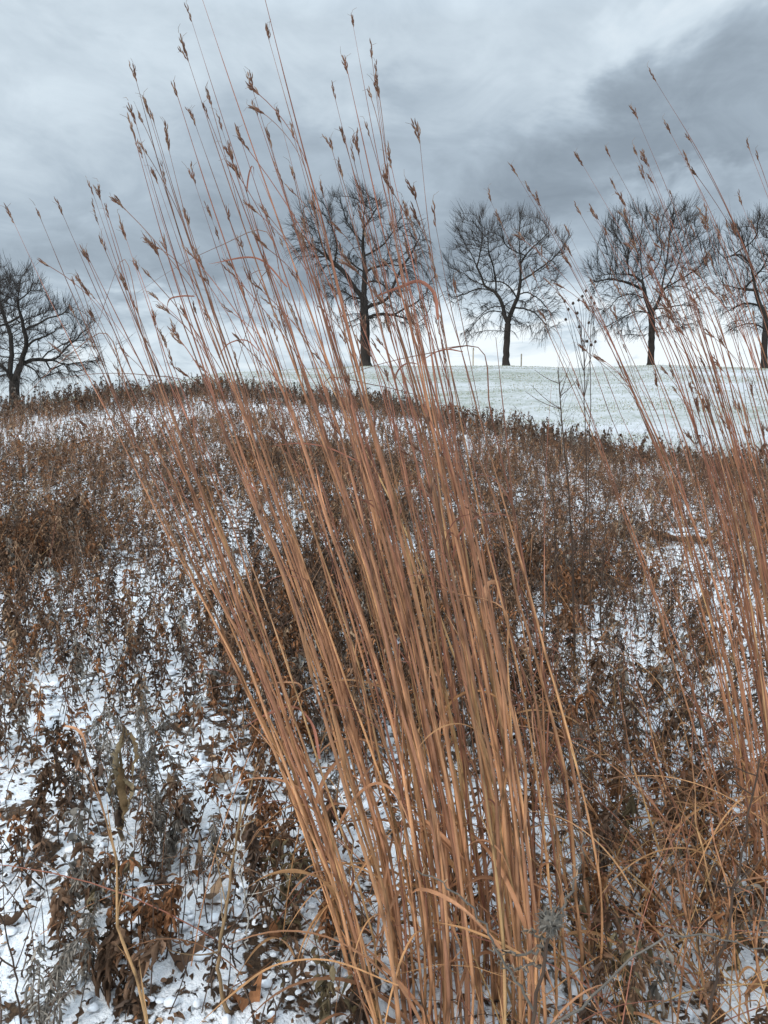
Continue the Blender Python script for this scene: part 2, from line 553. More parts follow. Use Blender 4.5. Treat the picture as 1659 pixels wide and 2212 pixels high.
    b.tubes(seg, rr, cc, 4)
    thin = np.arange(n)[(rad < 0.032) & (par_a >= 0)]
    rep = rng.choice(thin, int(len(thin) * 2.5 * tw))
    d0 = nrm(P[rep] - P[par_a[rep]])
    top, bot = P[:, 2].max(), P[lines[0][-1], 2] - 0.5
    relh = np.clip((P[rep, 2] - bot) / (top - bot), 0, 1)
    outv = P[rep] - np.array([base[0], base[1], 0]); outv[:, 2] = 0
    outv = nrm(outv)
    dirn = nrm(d0 * 0.8 + rng.normal(0, 0.30, d0.shape) + outv * 0.3 + np.stack([0 * relh, 0 * relh, (relh - 0.20) * 1.6], 1))
    L = rng.uniform(0.25, 0.85, len(rep)) * (0.8 + 0.3 * relh)
    bend = np.stack([0 * relh, 0 * relh, np.where(relh > 0.3, 0.05, -0.35)], 1)
    t = np.linspace(0, 1, 4)
    q = P[rep][:, None] + dirn[:, None] * (L[:, None] * t)[..., None] + bend[:, None] * (L[:, None] * t ** 2)[..., None]
    b.tubes(q, np.broadcast_to(np.array([.0072, .0064, .0054, .0035]), (len(rep), 4)), np.array([0.052, 0.044, 0.040]) * rng.uniform(0.75, 1.3, (len(rep), 1)), 3)
    b.build('crown', M_twig, root, base)
    return root

T3L = dict(
    trunk=[(780, 1815), (785, 1650), (795, 1500), (802, 1375)],
    limbs=[[(800, 1380), (765, 1280), (740, 1160), (670, 1050), (560, 975), (520, 870), (470, 770), (420, 650), (350, 540), (290, 400)],
           [(800, 1380), (850, 1230), (900, 1110), (930, 950), (935, 780), (930, 660), (920, 500), (930, 300)],
           [(470, 770), (510, 620), (530, 430), (500, 260)], [(560, 975), (430, 915), (320, 840), (200, 790)],
           [(670, 1050), (675, 930), (645, 770), (600, 620), (590, 480)], [(940, 950), (1060, 850), (1200, 750), (1330, 640), (1420, 520)],
           [(935, 790), (1000, 640), (1120, 520), (1230, 420)], [(930, 680), (850, 600), (760, 520), (740, 430)],
           [(880, 1110), (830, 1000), (740, 940), (600, 930)], [(745, 1260), (600, 1250), (480, 1340), (400, 1470)],
           [(742, 1180), (640, 1200), (530, 1270), (450, 1360)], [(860, 1230), (980, 1220), (1080, 1260), (1200, 1380), (1280, 1430)],
           [(930, 1090), (1000, 1050), (1120, 1110), (1250, 1260)], [(620, 1030), (480, 1010), (340, 1070), (210, 1100)]],
    outline=[(190, 420), (290, 260), (490, 200), (600, 210), (660, 370), (720, 380), (840, 250), (930, 210), (1080, 280), (1240, 310), (1250, 430), (1410, 410), (1480, 540), (1400, 760), (1350, 930), (1380, 1060), (1300, 1300), (1290, 1430), (1180, 1480), (1130, 1590), (1000, 1500), (900, 1470), (850, 1350), (740, 1450), (690, 1380), (560, 1470), (440, 1560), (330, 1530), (400, 1300), (240, 1170), (150, 1100), (120, 820), (180, 700), (220, 600)])
T2L = dict(
    trunk=[(912, 1985), (905, 1800), (900, 1500), (890, 1300), (895, 1150), (900, 1000), (890, 850), (880, 760)],
    limbs=[[(885, 770), (880, 680), (890, 550), (885, 400), (905, 300)], [(890, 1280), (800, 1170), (720, 1050), (650, 960), (560, 890), (460, 800), (350, 720), (240, 600)],
           [(560, 890), (470, 760), (420, 600), (400, 450)], [(600, 900), (605, 700), (570, 540), (520, 380)],
           [(905, 830), (1020, 760), (1110, 690), (1200, 560), (1270, 430)], [(905, 1400), (960, 1350), (1080, 1310), (1150, 1260), (1200, 1140), (1290, 950), (1400, 780), (1480, 620)],
           [(905, 1470), (1080, 1435), (1210, 1440), (1280, 1400), (1400, 1340), (1540, 1240)], [(1210, 1440), (1350, 1490), (1480, 1560)],
           [(880, 1270), (760, 1250), (650, 1190), (560, 1270)], [(895, 1000), (800, 930), (700, 850), (620, 800)], [(900, 1000), (960, 960), (1060, 930), (1180, 900)],
           [(885, 700), (790, 580), (720, 470)], [(890, 560), (960, 420), (1040, 300)], [(895, 1150), (980, 1090), (1080, 1120), (1150, 1180)]],
    outline=[(180, 330), (290, 230), (440, 190), (560, 190), (640, 220), (720, 290), (740, 150), (830, 110), (1000, 120), (1120, 250), (1290, 340), (1350, 470), (1450, 490), (1540, 590), (1570, 700), (1540, 850), (1640, 1000), (1600, 1200), (1560, 1400), (1540, 1620), (1400, 1640), (1200, 1560), (1080, 1560), (960, 1580), (860, 1450), (720, 1600), (610, 1480), (640, 1380), (500, 1250), (440, 1080), (330, 950), (100, 850), (50, 600), (110, 450)])
T4L = dict(
    trunk=[(705, 1400), (712, 1200), (715, 1050), (710, 980)],
    limbs=[[(710, 980), (680, 900), (650, 780), (640, 700), (620, 550), (580, 430), (545, 300), (530, 190)],
           [(715, 975), (760, 900), (800, 800), (850, 740), (910, 620), (960, 450), (1000, 250)],
           [(640, 700), (560, 670), (400, 660), (260, 670)], [(645, 780), (520, 730), (380, 700), (230, 730)], [(655, 850), (520, 820), (430, 860), (370, 940)],
           [(700, 980), (600, 960), (480, 1010), (340, 1090)], [(645, 700), (740, 620), (790, 500), (770, 300)], [(800, 800), (820, 640), (850, 450), (870, 200)],
           [(850, 750), (980, 680), (1080, 620), (1180, 480)], [(830, 770), (960, 760), (1080, 830), (1150, 900)], [(735, 940), (850, 930), (960, 910), (1080, 930), (1120, 1020)],
           [(715, 1030), (780, 1000), (880, 1020), (960, 1090)], [(620, 550), (500, 480), (420, 330)], [(590, 450), (630, 320), (640, 190)]],
    outline=[(150, 640), (230, 500), (290, 400), (320, 270), (420, 180), (550, 110), (640, 130), (700, 200), (760, 150), (880, 90), (1030, 120), (1120, 190), (1190, 290), (1220, 430), (1180, 560), (1220, 720), (1130, 820), (1100, 960), (1120, 1080), (960, 1120), (860, 1090), (780, 1120), (700, 1060), (640, 1170), (560, 1150), (430, 1170), (280, 1150), (290, 1020), (190, 920), (260, 800)])
T5L = dict(
    trunk=[(1630, 1435), (1630, 1250), (1637, 1130)],
    limbs=[[(1635, 1130), (1635, 1000), (1580, 880), (1550, 740), (1510, 550), (1470, 430), (1440, 310)], [(1640, 1130), (1720, 960), (1800, 800), (1850, 600), (1880, 400)],
           [(1560, 770), (1400, 770), (1280, 740)], [(1625, 1110), (1530, 1060), (1420, 1080), (1330, 1120)], [(1510, 550), (1420, 500), (1300, 530)],
           [(1550, 740), (1640, 560), (1680, 330)], [(1780, 850), (1900, 800), (1990, 760)], [(1590, 900), (1460, 900), (1330, 960)], [(1480, 450), (1560, 350), (1580, 230)]],
    outline=[(1240, 340), (1330, 270), (1450, 250), (1540, 200), (1640, 200), (1800, 260), (1950, 400), (2020, 600), (2000, 850), (1900, 1050), (1700, 1150), (1500, 1130), (1340, 1140), (1290, 1020), (1200, 900), (1230, 750), (1200, 560)])
T1L = dict(
    trunk=[(190, 1905), (185, 1800), (185, 1720)],
    limbs=[[(185, 1720), (250, 1560), (300, 1400), (340, 1250), (340, 1150), (310, 1050), (280, 900), (230, 680), (250, 520), (260, 400)],
           [(180, 1720), (100, 1600), (0, 1500), (-150, 1400), (-250, 1150), (-350, 800)], [(140, 1640), (150, 1300), (140, 1150), (60, 900), (0, 700), (-60, 480)],
           [(285, 1510), (400, 1450), (530, 1440), (680, 1450), (740, 1420), (820, 1330), (900, 1250), (1000, 1170), (1100, 1060)],
           [(700, 1450), (850, 1500), (1000, 1480), (1150, 1470), (1270, 1440)], [(540, 1440), (620, 1350), (750, 1280), (870, 1220)], [(600, 1450), (660, 1560), (740, 1540), (820, 1500), (900, 1600)],
           [(340, 1110), (400, 1010), (500, 980), (600, 910), (720, 880), (820, 840), (900, 750)], [(345, 1270), (430, 1200), (560, 1150), (700, 1080)], [(280, 910), (130, 950), (0, 1000), (-150, 1000)],
           [(250, 700), (380, 560), (450, 400)], [(300, 1480), (430, 1560), (520, 1680)]],
    outline=[(-700, 500), (-500, 280), (-200, 200), (40, 250), (140, 310), (290, 310), (420, 370), (490, 460), (600, 560), (650, 680), (700, 780), (900, 690), (960, 740), (880, 860), (890, 940), (770, 1130), (850, 1000), (1000, 960), (1200, 960), (1230, 1180), (1300, 1380), (1300, 1500), (1210, 1620), (1100, 1700), (900, 1720), (740, 1730), (640, 1600), (560, 1780), (450, 1800), (250, 1800), (-100, 1800), (-600, 1500), (-800, 1000)])
make_tree(38, (0, 537.6), .1661, T1L['trunk'], T1L['limbs'], T1L['outline'], 0.24, 2600, 'wide dark bare tree at the left edge with a long low branch reaching right', 1)
make_tree(42, (603.5, 384), .205, T2L['trunk'], T2L['limbs'], T2L['outline'], 0.27, 2300, 'tallest bare tree, partly hidden behind the tall leaning grass', 2)
make_tree(42, (932.6, 417), .205, T3L['trunk'], T3L['limbs'], T3L['outline'], 0.175, 2000, 'bare tree with forked trunk standing between two wooden stakes', 3)
make_tree(42, (1217.9, 417), .2659, T4L['trunk'], T4L['limbs'], T4L['outline'], 0.175, 2300, 'round-crowned bare tree on the crest, second from the right', 4)
make_tree(41, (1217.9, 417), .2659, T5L['trunk'], T5L['limbs'], T5L['outline'], 0.17, 1700, 'bare tree cut off by the right edge of the photo', 5)
T6L = dict(trunk=T3L['trunk'], limbs=T3L['limbs'], outline=T3L['outline'])
make_tree(47, (-230, 530), .18, T6L['trunk'], T6L['limbs'], T6L['outline'], 0.22, 1500, 'bare tree behind the wide dark tree at the left edge', 6)

# wooden stakes on the lawn crest
for (u, v0, v1, lab) in [(1022, 783, 751, 'thin pale wooden stake left of the forked tree'), (1126, 787, 764, 'short pale wooden stake right of the forked tree')]:
    Ys = 43.0
    p = at(u, v0, Ys); zb = gz1(p[0], p[1]); ht = at(u, v1, Ys)[2] - zb
    b = MB()
    w = 0.035; d = 0.025
    prof = [(0, 1), (ht * 0.97, 1), (ht, 0.55)]
    V = []
    for z, k in prof:
        V += [(p[0] - w * k, p[1] - d * k, zb + z), (p[0] + w * k, p[1] - d * k, zb + z), (p[0] + w * k, p[1] + d * k, zb + z), (p[0] - w * k, p[1] + d * k, zb + z)]
    Q = [[i * 4 + k, i * 4 + (k + 1) % 4, i * 4 + 4 + (k + 1) % 4, i * 4 + 4 + k] for i in range(2) for k in range(4)] + [[8, 9, 10, 11]]
    b.add(V, Q, (0.55, 0.47, 0.36))
    tag(b.build('stake', M_wood, None, (p[0], p[1], zb), smooth=False), lab, 'stake', 'wooden stakes on the crest')

# ------------------------------------------------------------------ tall grass
TAN = np.array([0.62, 0.330, 0.150]); PINK = np.array([0.54, 0.268, 0.140]); RED = np.array([0.25, 0.105, 0.07]); DARKB = np.array([0.17, 0.085, 0.055]); OCH = np.array([0.56, 0.345, 0.155])

def culm_radius(t, r0):
    return r0 * np.interp(t, [0, .25, .5, .66, .8, .9, 1], [1, .94, .80, .60, .40, .26, .15])

def raceme(b, p, d, L, rng, thick=1.0):
    """one finger of a seed head: overlapping narrow spikelets along a thin axis"""
    d = nrm(d)
    n = max(6, int(L / 0.0042))
    a = nrm(np.cross(d, rng.normal(size=3)))
    bb = np.cross(d, a)
    sag = nrm(rng.normal(size=3)) * 0.12 * L
    t = np.linspace(0, 0.94, n)
    ax = p + d * (t * L)[:, None] + sag * (t ** 2)[:, None]
    b.tubes(ax[None], np.full((1, n), 0.0006), DARKB * 1.3, 3)
    ang = np.arange(n) * 2.4 + rng.uniform(0, 6)
    out = np.cos(ang)[:, None] * a + np.sin(ang)[:, None] * bb
    sl = rng.uniform(0.009, 0.014, n)
    q = np.linspace(0, 1, 4)
    P = ax[:, None] + (d * 0.95)[None, None] * (sl[:, None] * q)[..., None] + out[:, None] * (sl[:, None] * 0.17 * np.sin(q * 2.2))[..., None]
    W = np.array([0.0004, 0.0010, 0.0008, 0.0002]) * thick
    C = np.where(rng.random((n, 1)) < 0.7, DARKB * .9, np.array([0.25, 0.16, 0.11])) * rng.uniform(0.7, 1.25, (n, 1))
    b.tubes(P, np.broadcast_to(W, (n, 4)), C, 4)
    # awns
    k = rng.choice(n, max(1, n // 5), replace=False)
    e = ax[k] + d * 0.012
    P = np.stack([e, e + (d * 0.8 + out[k] * 0.35) * 0.008, e + (d * 0.7 + out[k] * 0.8) * 0.014], 1)
    b.tubes(P, np.broadcast_to(np.array([0.0004, 0.0003, 0.0002]), (len(k), 3)), np.array([0.24, 0.16, 0.11]), 3)

def seed_head(p, d, rng, parent, origin, size=1.0):
    b = MB()
    d = nrm(d)
    n = rng.choice([1, 1, 2, 2, 3])
    for i in range(n):
        sp = 0.0 if n == 1 else 0.15
        dd = nrm(d + rng.normal(0, sp, 3))
        raceme(b, p - d * 0.006 * i, dd, rng.uniform(0.013, 0.029) * size, rng)
    return b.build('seed_head', M_head, parent, origin)

def blade_mesh(b, p, d, L, w, rng, droop=0.9, col=PINK, curl=None, N=14):
    """arching strap leaf, folded along its midrib, twisting, tapering to a point"""
    t = np.linspace(0, 1, N)
    d = nrm(d)
    hz = np.array([d[0], d[1], 0.0]); hz = nrm(hz + 1e-5)
    if curl is None: curl = rng.uniform(0.8, 1.35)
    el0 = math.asin(np.clip(d[2], -1, 1))
    el = el0 - (el0 + curl * droop) * t ** rng.uniform(1.0, 1.7)
    az = rng.normal(0, 0.5) * t
    ca, sa = np.cos(az), np.sin(az)
    H = np.stack([hz[0] * ca - hz[1] * sa, hz[0] * sa + hz[1] * ca, 0 * t], 1)
    D = H * np.cos(el)[:, None] + np.array([0, 0, 1.0]) * np.sin(el)[:, None]
    P = p + np.concatenate([[[0, 0, 0]], np.cumsum((D[1:] + D[:-1]) / 2 * (L / (N - 1)), axis=0)])
    side = nrm(np.cross(D, np.array([0, 0, 1.0]) + 1e-4))
    nn = np.cross(side, D)
    tw = rng.normal(0, 0.7) + rng.normal(0, 1.6) * t
    S2 = side * np.cos(tw)[:, None] + nn * np.sin(tw)[:, None]
    N2 = -side * np.sin(tw)[:, None] + nn * np.cos(tw)[:, None]
    W = w * np.interp(t, [0, .1, .45, .8, 1], [.55, 1, .95, .55, .05])
    C = (col * rng.uniform(0.8, 1.2))[None, :] * np.interp(t, [0, .5, 1], [1, .95, 0.8])[:, None]
    b.strips(P[None], W[None], S2[None], C[None], N2[None], np.array([rng.uniform(0.3, 0.9)]))

def build_culm(P, r0, rng, parent, origin, n_side=1, n_leaf=1, as_mesh=None, head=True, tone=None):
    """P (n,3) centre line from the root up. Makes the culm with its nodes, sheaths, side branches, heads and blades"""
    n = 64
    P = smooth_line(P, n)
    L = np.linalg.norm(np.diff(P, axis=0), axis=1).sum()
    t = np.linspace(0, 1, n)
    r = culm_radius(t, r0)
    mixt = rng.uniform(0, .8)
    base = TAN * (1 - mixt) + PINK * mixt if tone is None else tone
    if as_mesh is None: base = base * 1.08  # single stems lightened in colour, set off from the darker ones behind
    base = np.where(rng.random() < 0.18, OCH, base) * rng.uniform(0.50, 1.02)
    if rng.random() < .2: base = base * .55 + RED * .5
    if as_mesh is not None and rng.random() < 0.5: base = (RED * 1.0 + TAN * .12) * rng.uniform(.5, 1.1)  # half the merged stems coloured darker, painting shade into the gaps
    top = (RED if rng.random() < .6 else DARKB) * rng.uniform(0.65, 1.25)
    k = np.interp(t, [0, .45, .68, .88, 1], [0, .08, .50, 1.0, 1.0])[:, None]
    C = base * (1 - k) + top * k
    # nodes and the sheath above each
    nodes = []
    x = rng.uniform(0.02, 0.12)
    while x < 0.86:
        nodes.append(x); x += rng.uniform(0.09, 0.16)
    # the stem kinks a little at each node
    kx = np.concatenate([[0], nodes, [1.0]]); ko = rng.normal(0, 0.0055, (len(kx), 3)); ko[0] = 0; ko[-1] = 0
    P = P + np.stack([np.interp(t, kx, ko[:, i]) for i in range(3)], 1)
    for a, nx in zip(nodes, nodes[1:] + [1.0]):
        m = (t >= a) & (t < nx)
        f = np.clip((t[m] - a) / (nx - a), 0, 1)
        r[m] *= np.where(f < 0.72, 1.12, 0.84)
        tn = rng.uniform(0.78, 1.22); mixr = rng.uniform(0, .28)
        C[m] = C[m] * tn * (1 - mixr) + RED * 1.25 * mixr
        j = int(np.argmin(np.abs(t - a)))
        C[j] = C[j] * 0.5; r[j] *= 1.10
    b = as_mesh if as_mesh is not None else MB()
    b.tubes(P[None], r[None], C[None], 7)
    T = nrm(np.gradient(P, axis=0))
    # peeling sheaths
    for nx in nodes:
        if rng.random() < 0.55:
            j = min(int((nx + 0.02) * (n - 1)), n - 2)
            o = nrm(np.cross(T[j], rng.normal(size=3))); q = np.linspace(0, 1, 7)
            Ls = rng.uniform(0.03, 0.10)
            pp = P[j] + T[j] * (Ls * q)[:, None] + o * (r[j] * .9 + Ls * rng.uniform(.05, .35) * q ** 1.6)[:, None]
            sd2 = np.cross(T[j], o)
            b.strips(pp[None], (r[j] * 0.95 * np.interp(q, [0, .5, 1], [1, .7, .1]))[None], np.broadcast_to(sd2, (1, 7, 3)), np.minimum(C[j + 1] * rng.uniform(.8, 1.45), .8), np.broadcast_to(-o, (1, 7, 3)), np.array([.6]))
    heads = []
    if head: heads.append((P[-1], T[-1], 1.0))
    for s in range(n_side):
        a = rng.uniform(0.62, 0.9); j = int(a * (n - 1))
        o = nrm(np.cross(T[j], rng.normal(size=3)))
        Lb = min(rng.uniform(0.10, 0.32), 0.75 * L * (1 - a) + 0.02)
        q = np.linspace(0, 1, 8)[:, None]
        pb = P[j] + T[j] * Lb * q + o * Lb * (0.10 * q + 0.10 * q ** 2) + np.array([-0.02, 0, -0.02]) * q ** 2
        b.tubes(pb[None], np.linspace(r[j] * 0.5, 0.0006, 8)[None], top * rng.uniform(0.9, 1.3), 5)
        heads.append((pb[-1], pb[-1] - pb[-2], rng.uniform(0.7, 0.95)))
    obj = None
    if as_mesh is None:
        obj = b.build('culm', M_culm, parent, origin)
    for (p, d, sz) in heads:
        if obj is not None: seed_head(p, d, rng, obj, origin, sz)
        else:
            raceme(as_mesh_heads, p, d, rng.uniform(0.035, 0.06) * sz, rng)
    for s in range(n_leaf):
        a = rng.choice(nodes) if rng.random() < 0.75 else rng.uniform(0.1, 0.7)
        j = min(int(a * (n - 1)), n - 2)
        o = nrm(np.cross(T[j], rng.normal(size=3)))
        low = a < 0.35
        d = T[j] * 0.8 + o * (0.5 if low else .28)
        col = (PINK * 0.8 if rng.random() < 0.6 else TAN * .8) if low else RED * 1.0
        if obj is not None:
            bb = MB(); blade_mesh(bb, P[j], d, rng.uniform(0.06, 0.16) if not low else rng.uniform(.12, .3), rng.uniform(0.0008, 0.0017) if not low else rng.uniform(0.002, 0.0042), rng, rng.uniform(0.3, 1.0), col)
            bb.build('leaf_blade', M_blade, obj, origin)
        else:
            blade_mesh(as_mesh_blades, P[j], d, rng.uniform(0.07, 0.18), rng.uniform(0.0009, 0.002), rng, rng.uniform(0.5, 1.1), col)
    return obj

class Family:
    """a fan of leaning stems: u as a function of v for each s"""
    def __init__(self, curves):
        self.s = [c[0] for c in curves]
        self.p = []
        for _, pts in curves:
            a = np.array(pts, float)
            self.p.append(np.polynomial.polynomial.Polynomial.fit(a[:, 1], a[:, 0], 3))
        self.r = [(np.array(p)[:, 1].min(), np.array(p)[:, 1].max()) for _, p in curves]
    def one(self, i, v):
        lo, hi = self.r[i]; P = self.p[i]; d = P.deriv()
        vc = np.clip(v, lo, hi)
        return P(vc) + d(vc) * (v - vc)
    def u(self, s, v):
        v = np.asarray(v, float)
        U = np.array([self.one(i, v) for i in range(len(self.s))])
        out = np.zeros_like(v)
        s = np.clip(s, self.s[0], self.s[-1])
        i = min(max(np.searchsorted(self.s, s) - 1, 0), len(self.s) - 2)
        f = (s - self.s[i]) / (self.s[i + 1] - self.s[i])
        return U[i] * (1 - f) + U[i + 1] * f
    def find(self, u, v):
        ss = np.linspace(self.s[0], self.s[-1], 81)
        uu = np.array([float(self.u(x, np.array([v]))[0]) for x in ss])
        return ss[int(np.argmin(np.abs(uu - u)))]

def ground_v(Y, u):
    """picture height at which the ground lies at distance Y"""
    tx, _ = ray(u, 1800)
    z = gz1(tx * Y, Y)
    tz = (z - CAM[2]) / Y
    a = math.atan(tz) - PITCH
    return 1106 - F * math.tan(a)

def culm_path(fam, tip, Yb, rng, s=None, dY=0.0, jit=0.0, nod=0.0):
    u, v = tip
    if s is None: s = fam.find(u, v)
    vb = ground_v(Yb, 1000)
    vb = ground_v(Yb, float(fam.u(s, np.array([vb]))[0]))
    vv = np.linspace(vb, v, 11)
    uu = fam.u(s, vv)
    w = (vb - vv) / (vb - v)
    uu = uu + (u - uu[-1]) * w ** 2 + jit * np.sin(w * math.pi) 
    uu = uu - nod * np.clip((w - 0.8) / 0.2, 0, 1) ** 2
    Ys = Yb + dY * w
    P = np.array([at(uu[k], vv[k], Ys[k]) for k in range(len(vv))])
    P[0, 2] = gz1(P[0, 0], P[0, 1]) - 0.01
    return P

FAM = Family([
    (0.00, [(30, 475), (155, 760), (290, 1050), (450, 1350), (600, 1680), (740, 2050), (800, 2300)]),
    (0.18, [(205, 422), (300, 720), (480, 1130), (640, 1600), (760, 2000), (830, 2300)]),
    (0.32, [(300, 170), (350, 430), (470, 790), (640, 1200), (770, 1700), (880, 2300)]),
    (0.50, [(430, 0), (520, 330), (600, 560), (700, 830), (810, 1150), (910, 1650), (975, 2300)]),
    (0.64, [(575, 0), (640, 230), (710, 520), (800, 820), (890, 1150), (985, 1650), (1050, 2300)]),
    (0.78, [(765, 52), (810, 300), (860, 560), (930, 860), (1000, 1200), (1080, 1700), (1130, 2300)]),
    (0.90, [(908, 300), (925, 560), (970, 850), (1050, 1200), (1130, 1700), (1180, 2300)]),
    (1.00, [(948, 490), (985, 760), (1060, 1050), (1150, 1300), (1230, 1650), (1290, 2200)]),
])
TIPS = [(432, -30), (420, 47), (405, 117), (300, 170), (298, 260), (295, 305), (305, 330), (422, 260), (545, 185), (568, -25), (582, 80),
        (765, 52), (757, 152), (805, 128), (815, 178), (732, 215), (750, 312), (776, 322), (910, 300), (30, 475), (92, 475), (140, 465),
        (205, 422), (218, 420), (460, 258), (485, 282), (340, 385), (232, 535), (195, 560), (190, 627), (170, 685), (325, 240), (362, 310),
        (335, 268), (270, 505), (455, 465), (520, 300), (610, 260), (640, 300), (560, 250), (590, 320),
        (880, 470), (948, 490), (930, 560), (700, 420), (840, 390), (385, 210)]
rngc = np.random.default_rng(21)
origin = at(1000, 2280, 1.28); origin[2] = gz1(origin[0], origin[1])
main = empty('tall_grass', origin, 'large foreground clump of tall orange-brown grass leaning left across the picture', 'grass')
specs = [(t, None, True) for t in TIPS]
while len(specs) < 118:
    s = np.clip(rngc.choice([.16, .26, .34, .43, .5, .52, .57, .64, .72, .8, .88, .95], p=[.04, .06, .08, .10, .10, .05, .08, .11, .11, .11, .10, .06]) + rngc.normal(0, .035), 0.03, 0.99)
    v = rngc.triangular(270, 520, 1000)
    v = v if rngc.random() < 0.75 else rngc.uniform(700, 1350)
    u = float(FAM.u(s, np.array([v]))[0]) + rngc.normal(0, 20)
    specs.append(((u, v), s, False))
as_mesh_heads, as_mesh_blades = MB(), MB()
rest = MB()
for k, (tip, s, traced) in enumerate(specs):
    Yb = float(np.clip(rngc.normal(1.30, 0.13), 1.02, 1.65))
    if k >= 100: Yb = float(np.clip(rngc.normal(1.42, 0.13), 1.15, 1.75))
    P = culm_path(FAM, tip, Yb, rngc, s, dY=rngc.normal(0.05, 0.16), jit=rngc.normal(0, 14), nod=rngc.uniform(0, 8))
    low = tip[1] > 700
    r0 = rngc.uniform(0.0019, 0.0034) * (0.85 if low else 1.0)
    if k < 100:
        build_culm(P, r0, rngc, main, origin, rngc.choice([0, 1, 1, 2, 3]) if not low else 0, rngc.choice([0, 1, 1, 2]))
    else:
        build_culm(P, r0 * 0.72, rngc, main, origin, rngc.choice([0, 1, 1]) if not low else 0, rngc.choice([0, 1, 1]), as_mesh=rest, head=not (low and rngc.random() < .5))
# stray, snapped and crossing stems
for i in range(26):
    s = rngc.uniform(0.05, 0.98); Yb = float(rngc.uniform(1.1, 1.7)); v = rngc.uniform(500, 1500)
    u = float(FAM.u(s, np.array([v]))[0]) + rngc.normal(0, 120)
    P = culm_path(FAM, (u, v), Yb, rngc, s, dY=rngc.normal(0, 0.2), jit=rngc.normal(0, 30))
    if i % 2:
        d = nrm(np.array([rngc.normal(-.3, .7), rngc.normal(0, .5), rngc.uniform(-.7, .3)])); Lb = rngc.uniform(.12, .4)
        P = np.concatenate([P, P[-1] + d * Lb * np.linspace(.3, 1, 3)[:, None] + np.array([0, 0, -.06]) * np.linspace(.3, 1, 3)[:, None] ** 2])
    build_culm(P, rngc.uniform(.0014, .0026), rngc, main, origin, 0, rngc.choice([0, 1]), as_mesh=rest, head=False)
rest.build('culm', M_culm, main, origin, kind='stuff')
as_mesh_heads.build('seed_head', M_head, main, origin, kind='stuff')
as_mesh_blades.build('leaf_blade', M_blade, main, origin, kind='stuff')
# basal blades
for i in range(70):
    a = rngc.uniform(0, 2 * math.pi)
    p = origin + np.array([rngc.normal(0.0, 0.13), rngc.normal(0.08, 0.12), 0])
    p[2] = gz1(p[0], p[1])
    z0 = rngc.uniform(0.02, 0.4)
    d = np.array([math.cos(a) * .6, math.sin(a) * .6, 1.0])
    b = MB()
    blade_mesh(b, p + np.array([0, 0, z0]) - np.array([0.18, 0, 0]) * z0, d, rngc.uniform(0.18, 0.45), rngc.uniform(0.0015, 0.0038), rngc, rngc.uniform(0.3, 1.1), (PINK if rngc.random() < .6 else TAN) * rngc.uniform(0.45, 1.05), N=18)
    b.build('leaf_blade', M_blade, main, origin)
# blades traced from the photograph: polylines of (u, v)
for (pts, Y, w, col) in [
        ([(946, 690), (935, 630), (905, 608), (860, 622), (800, 645)], 1.25, 0.0036, RED * 1.3),
        ([(1050, 1360), (1045, 1290), (1058, 1262), (1075, 1262), (1072, 1310)], 1.3, 0.0062, PINK * .95),
        ([(690, 1640), (670, 1560), (640, 1530), (575, 1545), (520, 1575)], 1.3, 0.0045, RED * 1.5),
        ([(420, 640), (390, 640), (365, 648), (360, 670)], 1.3, 0.0016, RED * 1.4),
        ([(560, 760), (530, 735), (490, 745), (470, 775)], 1.3, 0.0014, RED * 1.4),
        ([(1000, 760), (960, 755), (900, 785)], 1.3, 0.0014, RED * 1.4),
        ([(780, 1000), (700, 965), (640, 958), (580, 965)], 1.3, 0.0018, RED * 1.6),
        ([(620, 620), (560, 560), (450, 570)], 1.3, 0.002, RED * 1.5),
        ([(1150, 2080), (1080, 2040), (1010, 2010), (930, 1990)], 1.05, 0.006, TAN * .85),
        ([(860, 2130), (700, 2075), (600, 2085), (500, 2150), (430, 2212)], 1.0, 0.004, TAN * 1.1)]:
    P = smooth_line([at(u, v, Y + 0.02 * i) for i, (u, v) in enumerate(pts)], 22)
    T = nrm(np.gradient(P, axis=0))
    t = np.linspace(0, 1, 22)
    sd_ = nrm(np.cross(T, np.array([0.2, 1.0, 0.35])))
    b = MB()
    b.strips(P[None], (w * np.interp(t, [0, .2, .7, 1], [.7, 1, .8, .06]))[None], nrm(sd_ + np.array([0, .5, 0]))[None], col, np.cross(sd_, T)[None], np.array([0.5]))
    b.build('leaf_blade', M_blade, main, origin)
# the pale broken stalk right of the clump
P = np.array([at(u, v, y) for u, v, y in [(1290, 2130, 1.42), (1205, 1500, 1.42), (1120, 1210, 1.42), (1100, 1000, 1.42), (1085, 860, 1.42), (1071, 728, 1.42)]])
P[0, 2] = gz1(P[0, 0], P[0, 1])
build_culm(P, 0.0036, rngc, main, origin, 0, 1, head=False, tone=OCH * .6 + TAN * .4)

# right-hand clump
FAM2 = Family([
    (0.0, [(1068, 433), (1160, 590), (1260, 850), (1390, 1140), (1500, 1450), (1580, 1800)]),
    (0.4, [(1260, 353), (1330, 470), (1400, 620), (1480, 820), (1560, 1050), (1630, 1400), (1680, 1800)]),
    (0.7, [(1380, 248), (1430, 400), (1510, 600), (1590, 850), (1670, 1200), (1740, 1800)]),
    (1.0, [(1420, 177), (1500, 320), (1600, 500), (1690, 760), (1780, 1150), (1850, 1800)])])
TIPS2 = [(1420, 177), (1380, 248), (1260, 353), (1325, 336), (1385, 337), (1405, 355), (1455, 285), (1500, 305), (1068, 433), (1265, 465), (1335, 410),
         (1620, 325), (1235, 510), (1238, 550), (1410, 393), (1180, 690), (1160, 610), (1290, 620), (1350, 640), (1380, 540), (1560, 520), (1530, 480), (1605, 440), (1640, 500)]
rngr = np.random.default_rng(33)
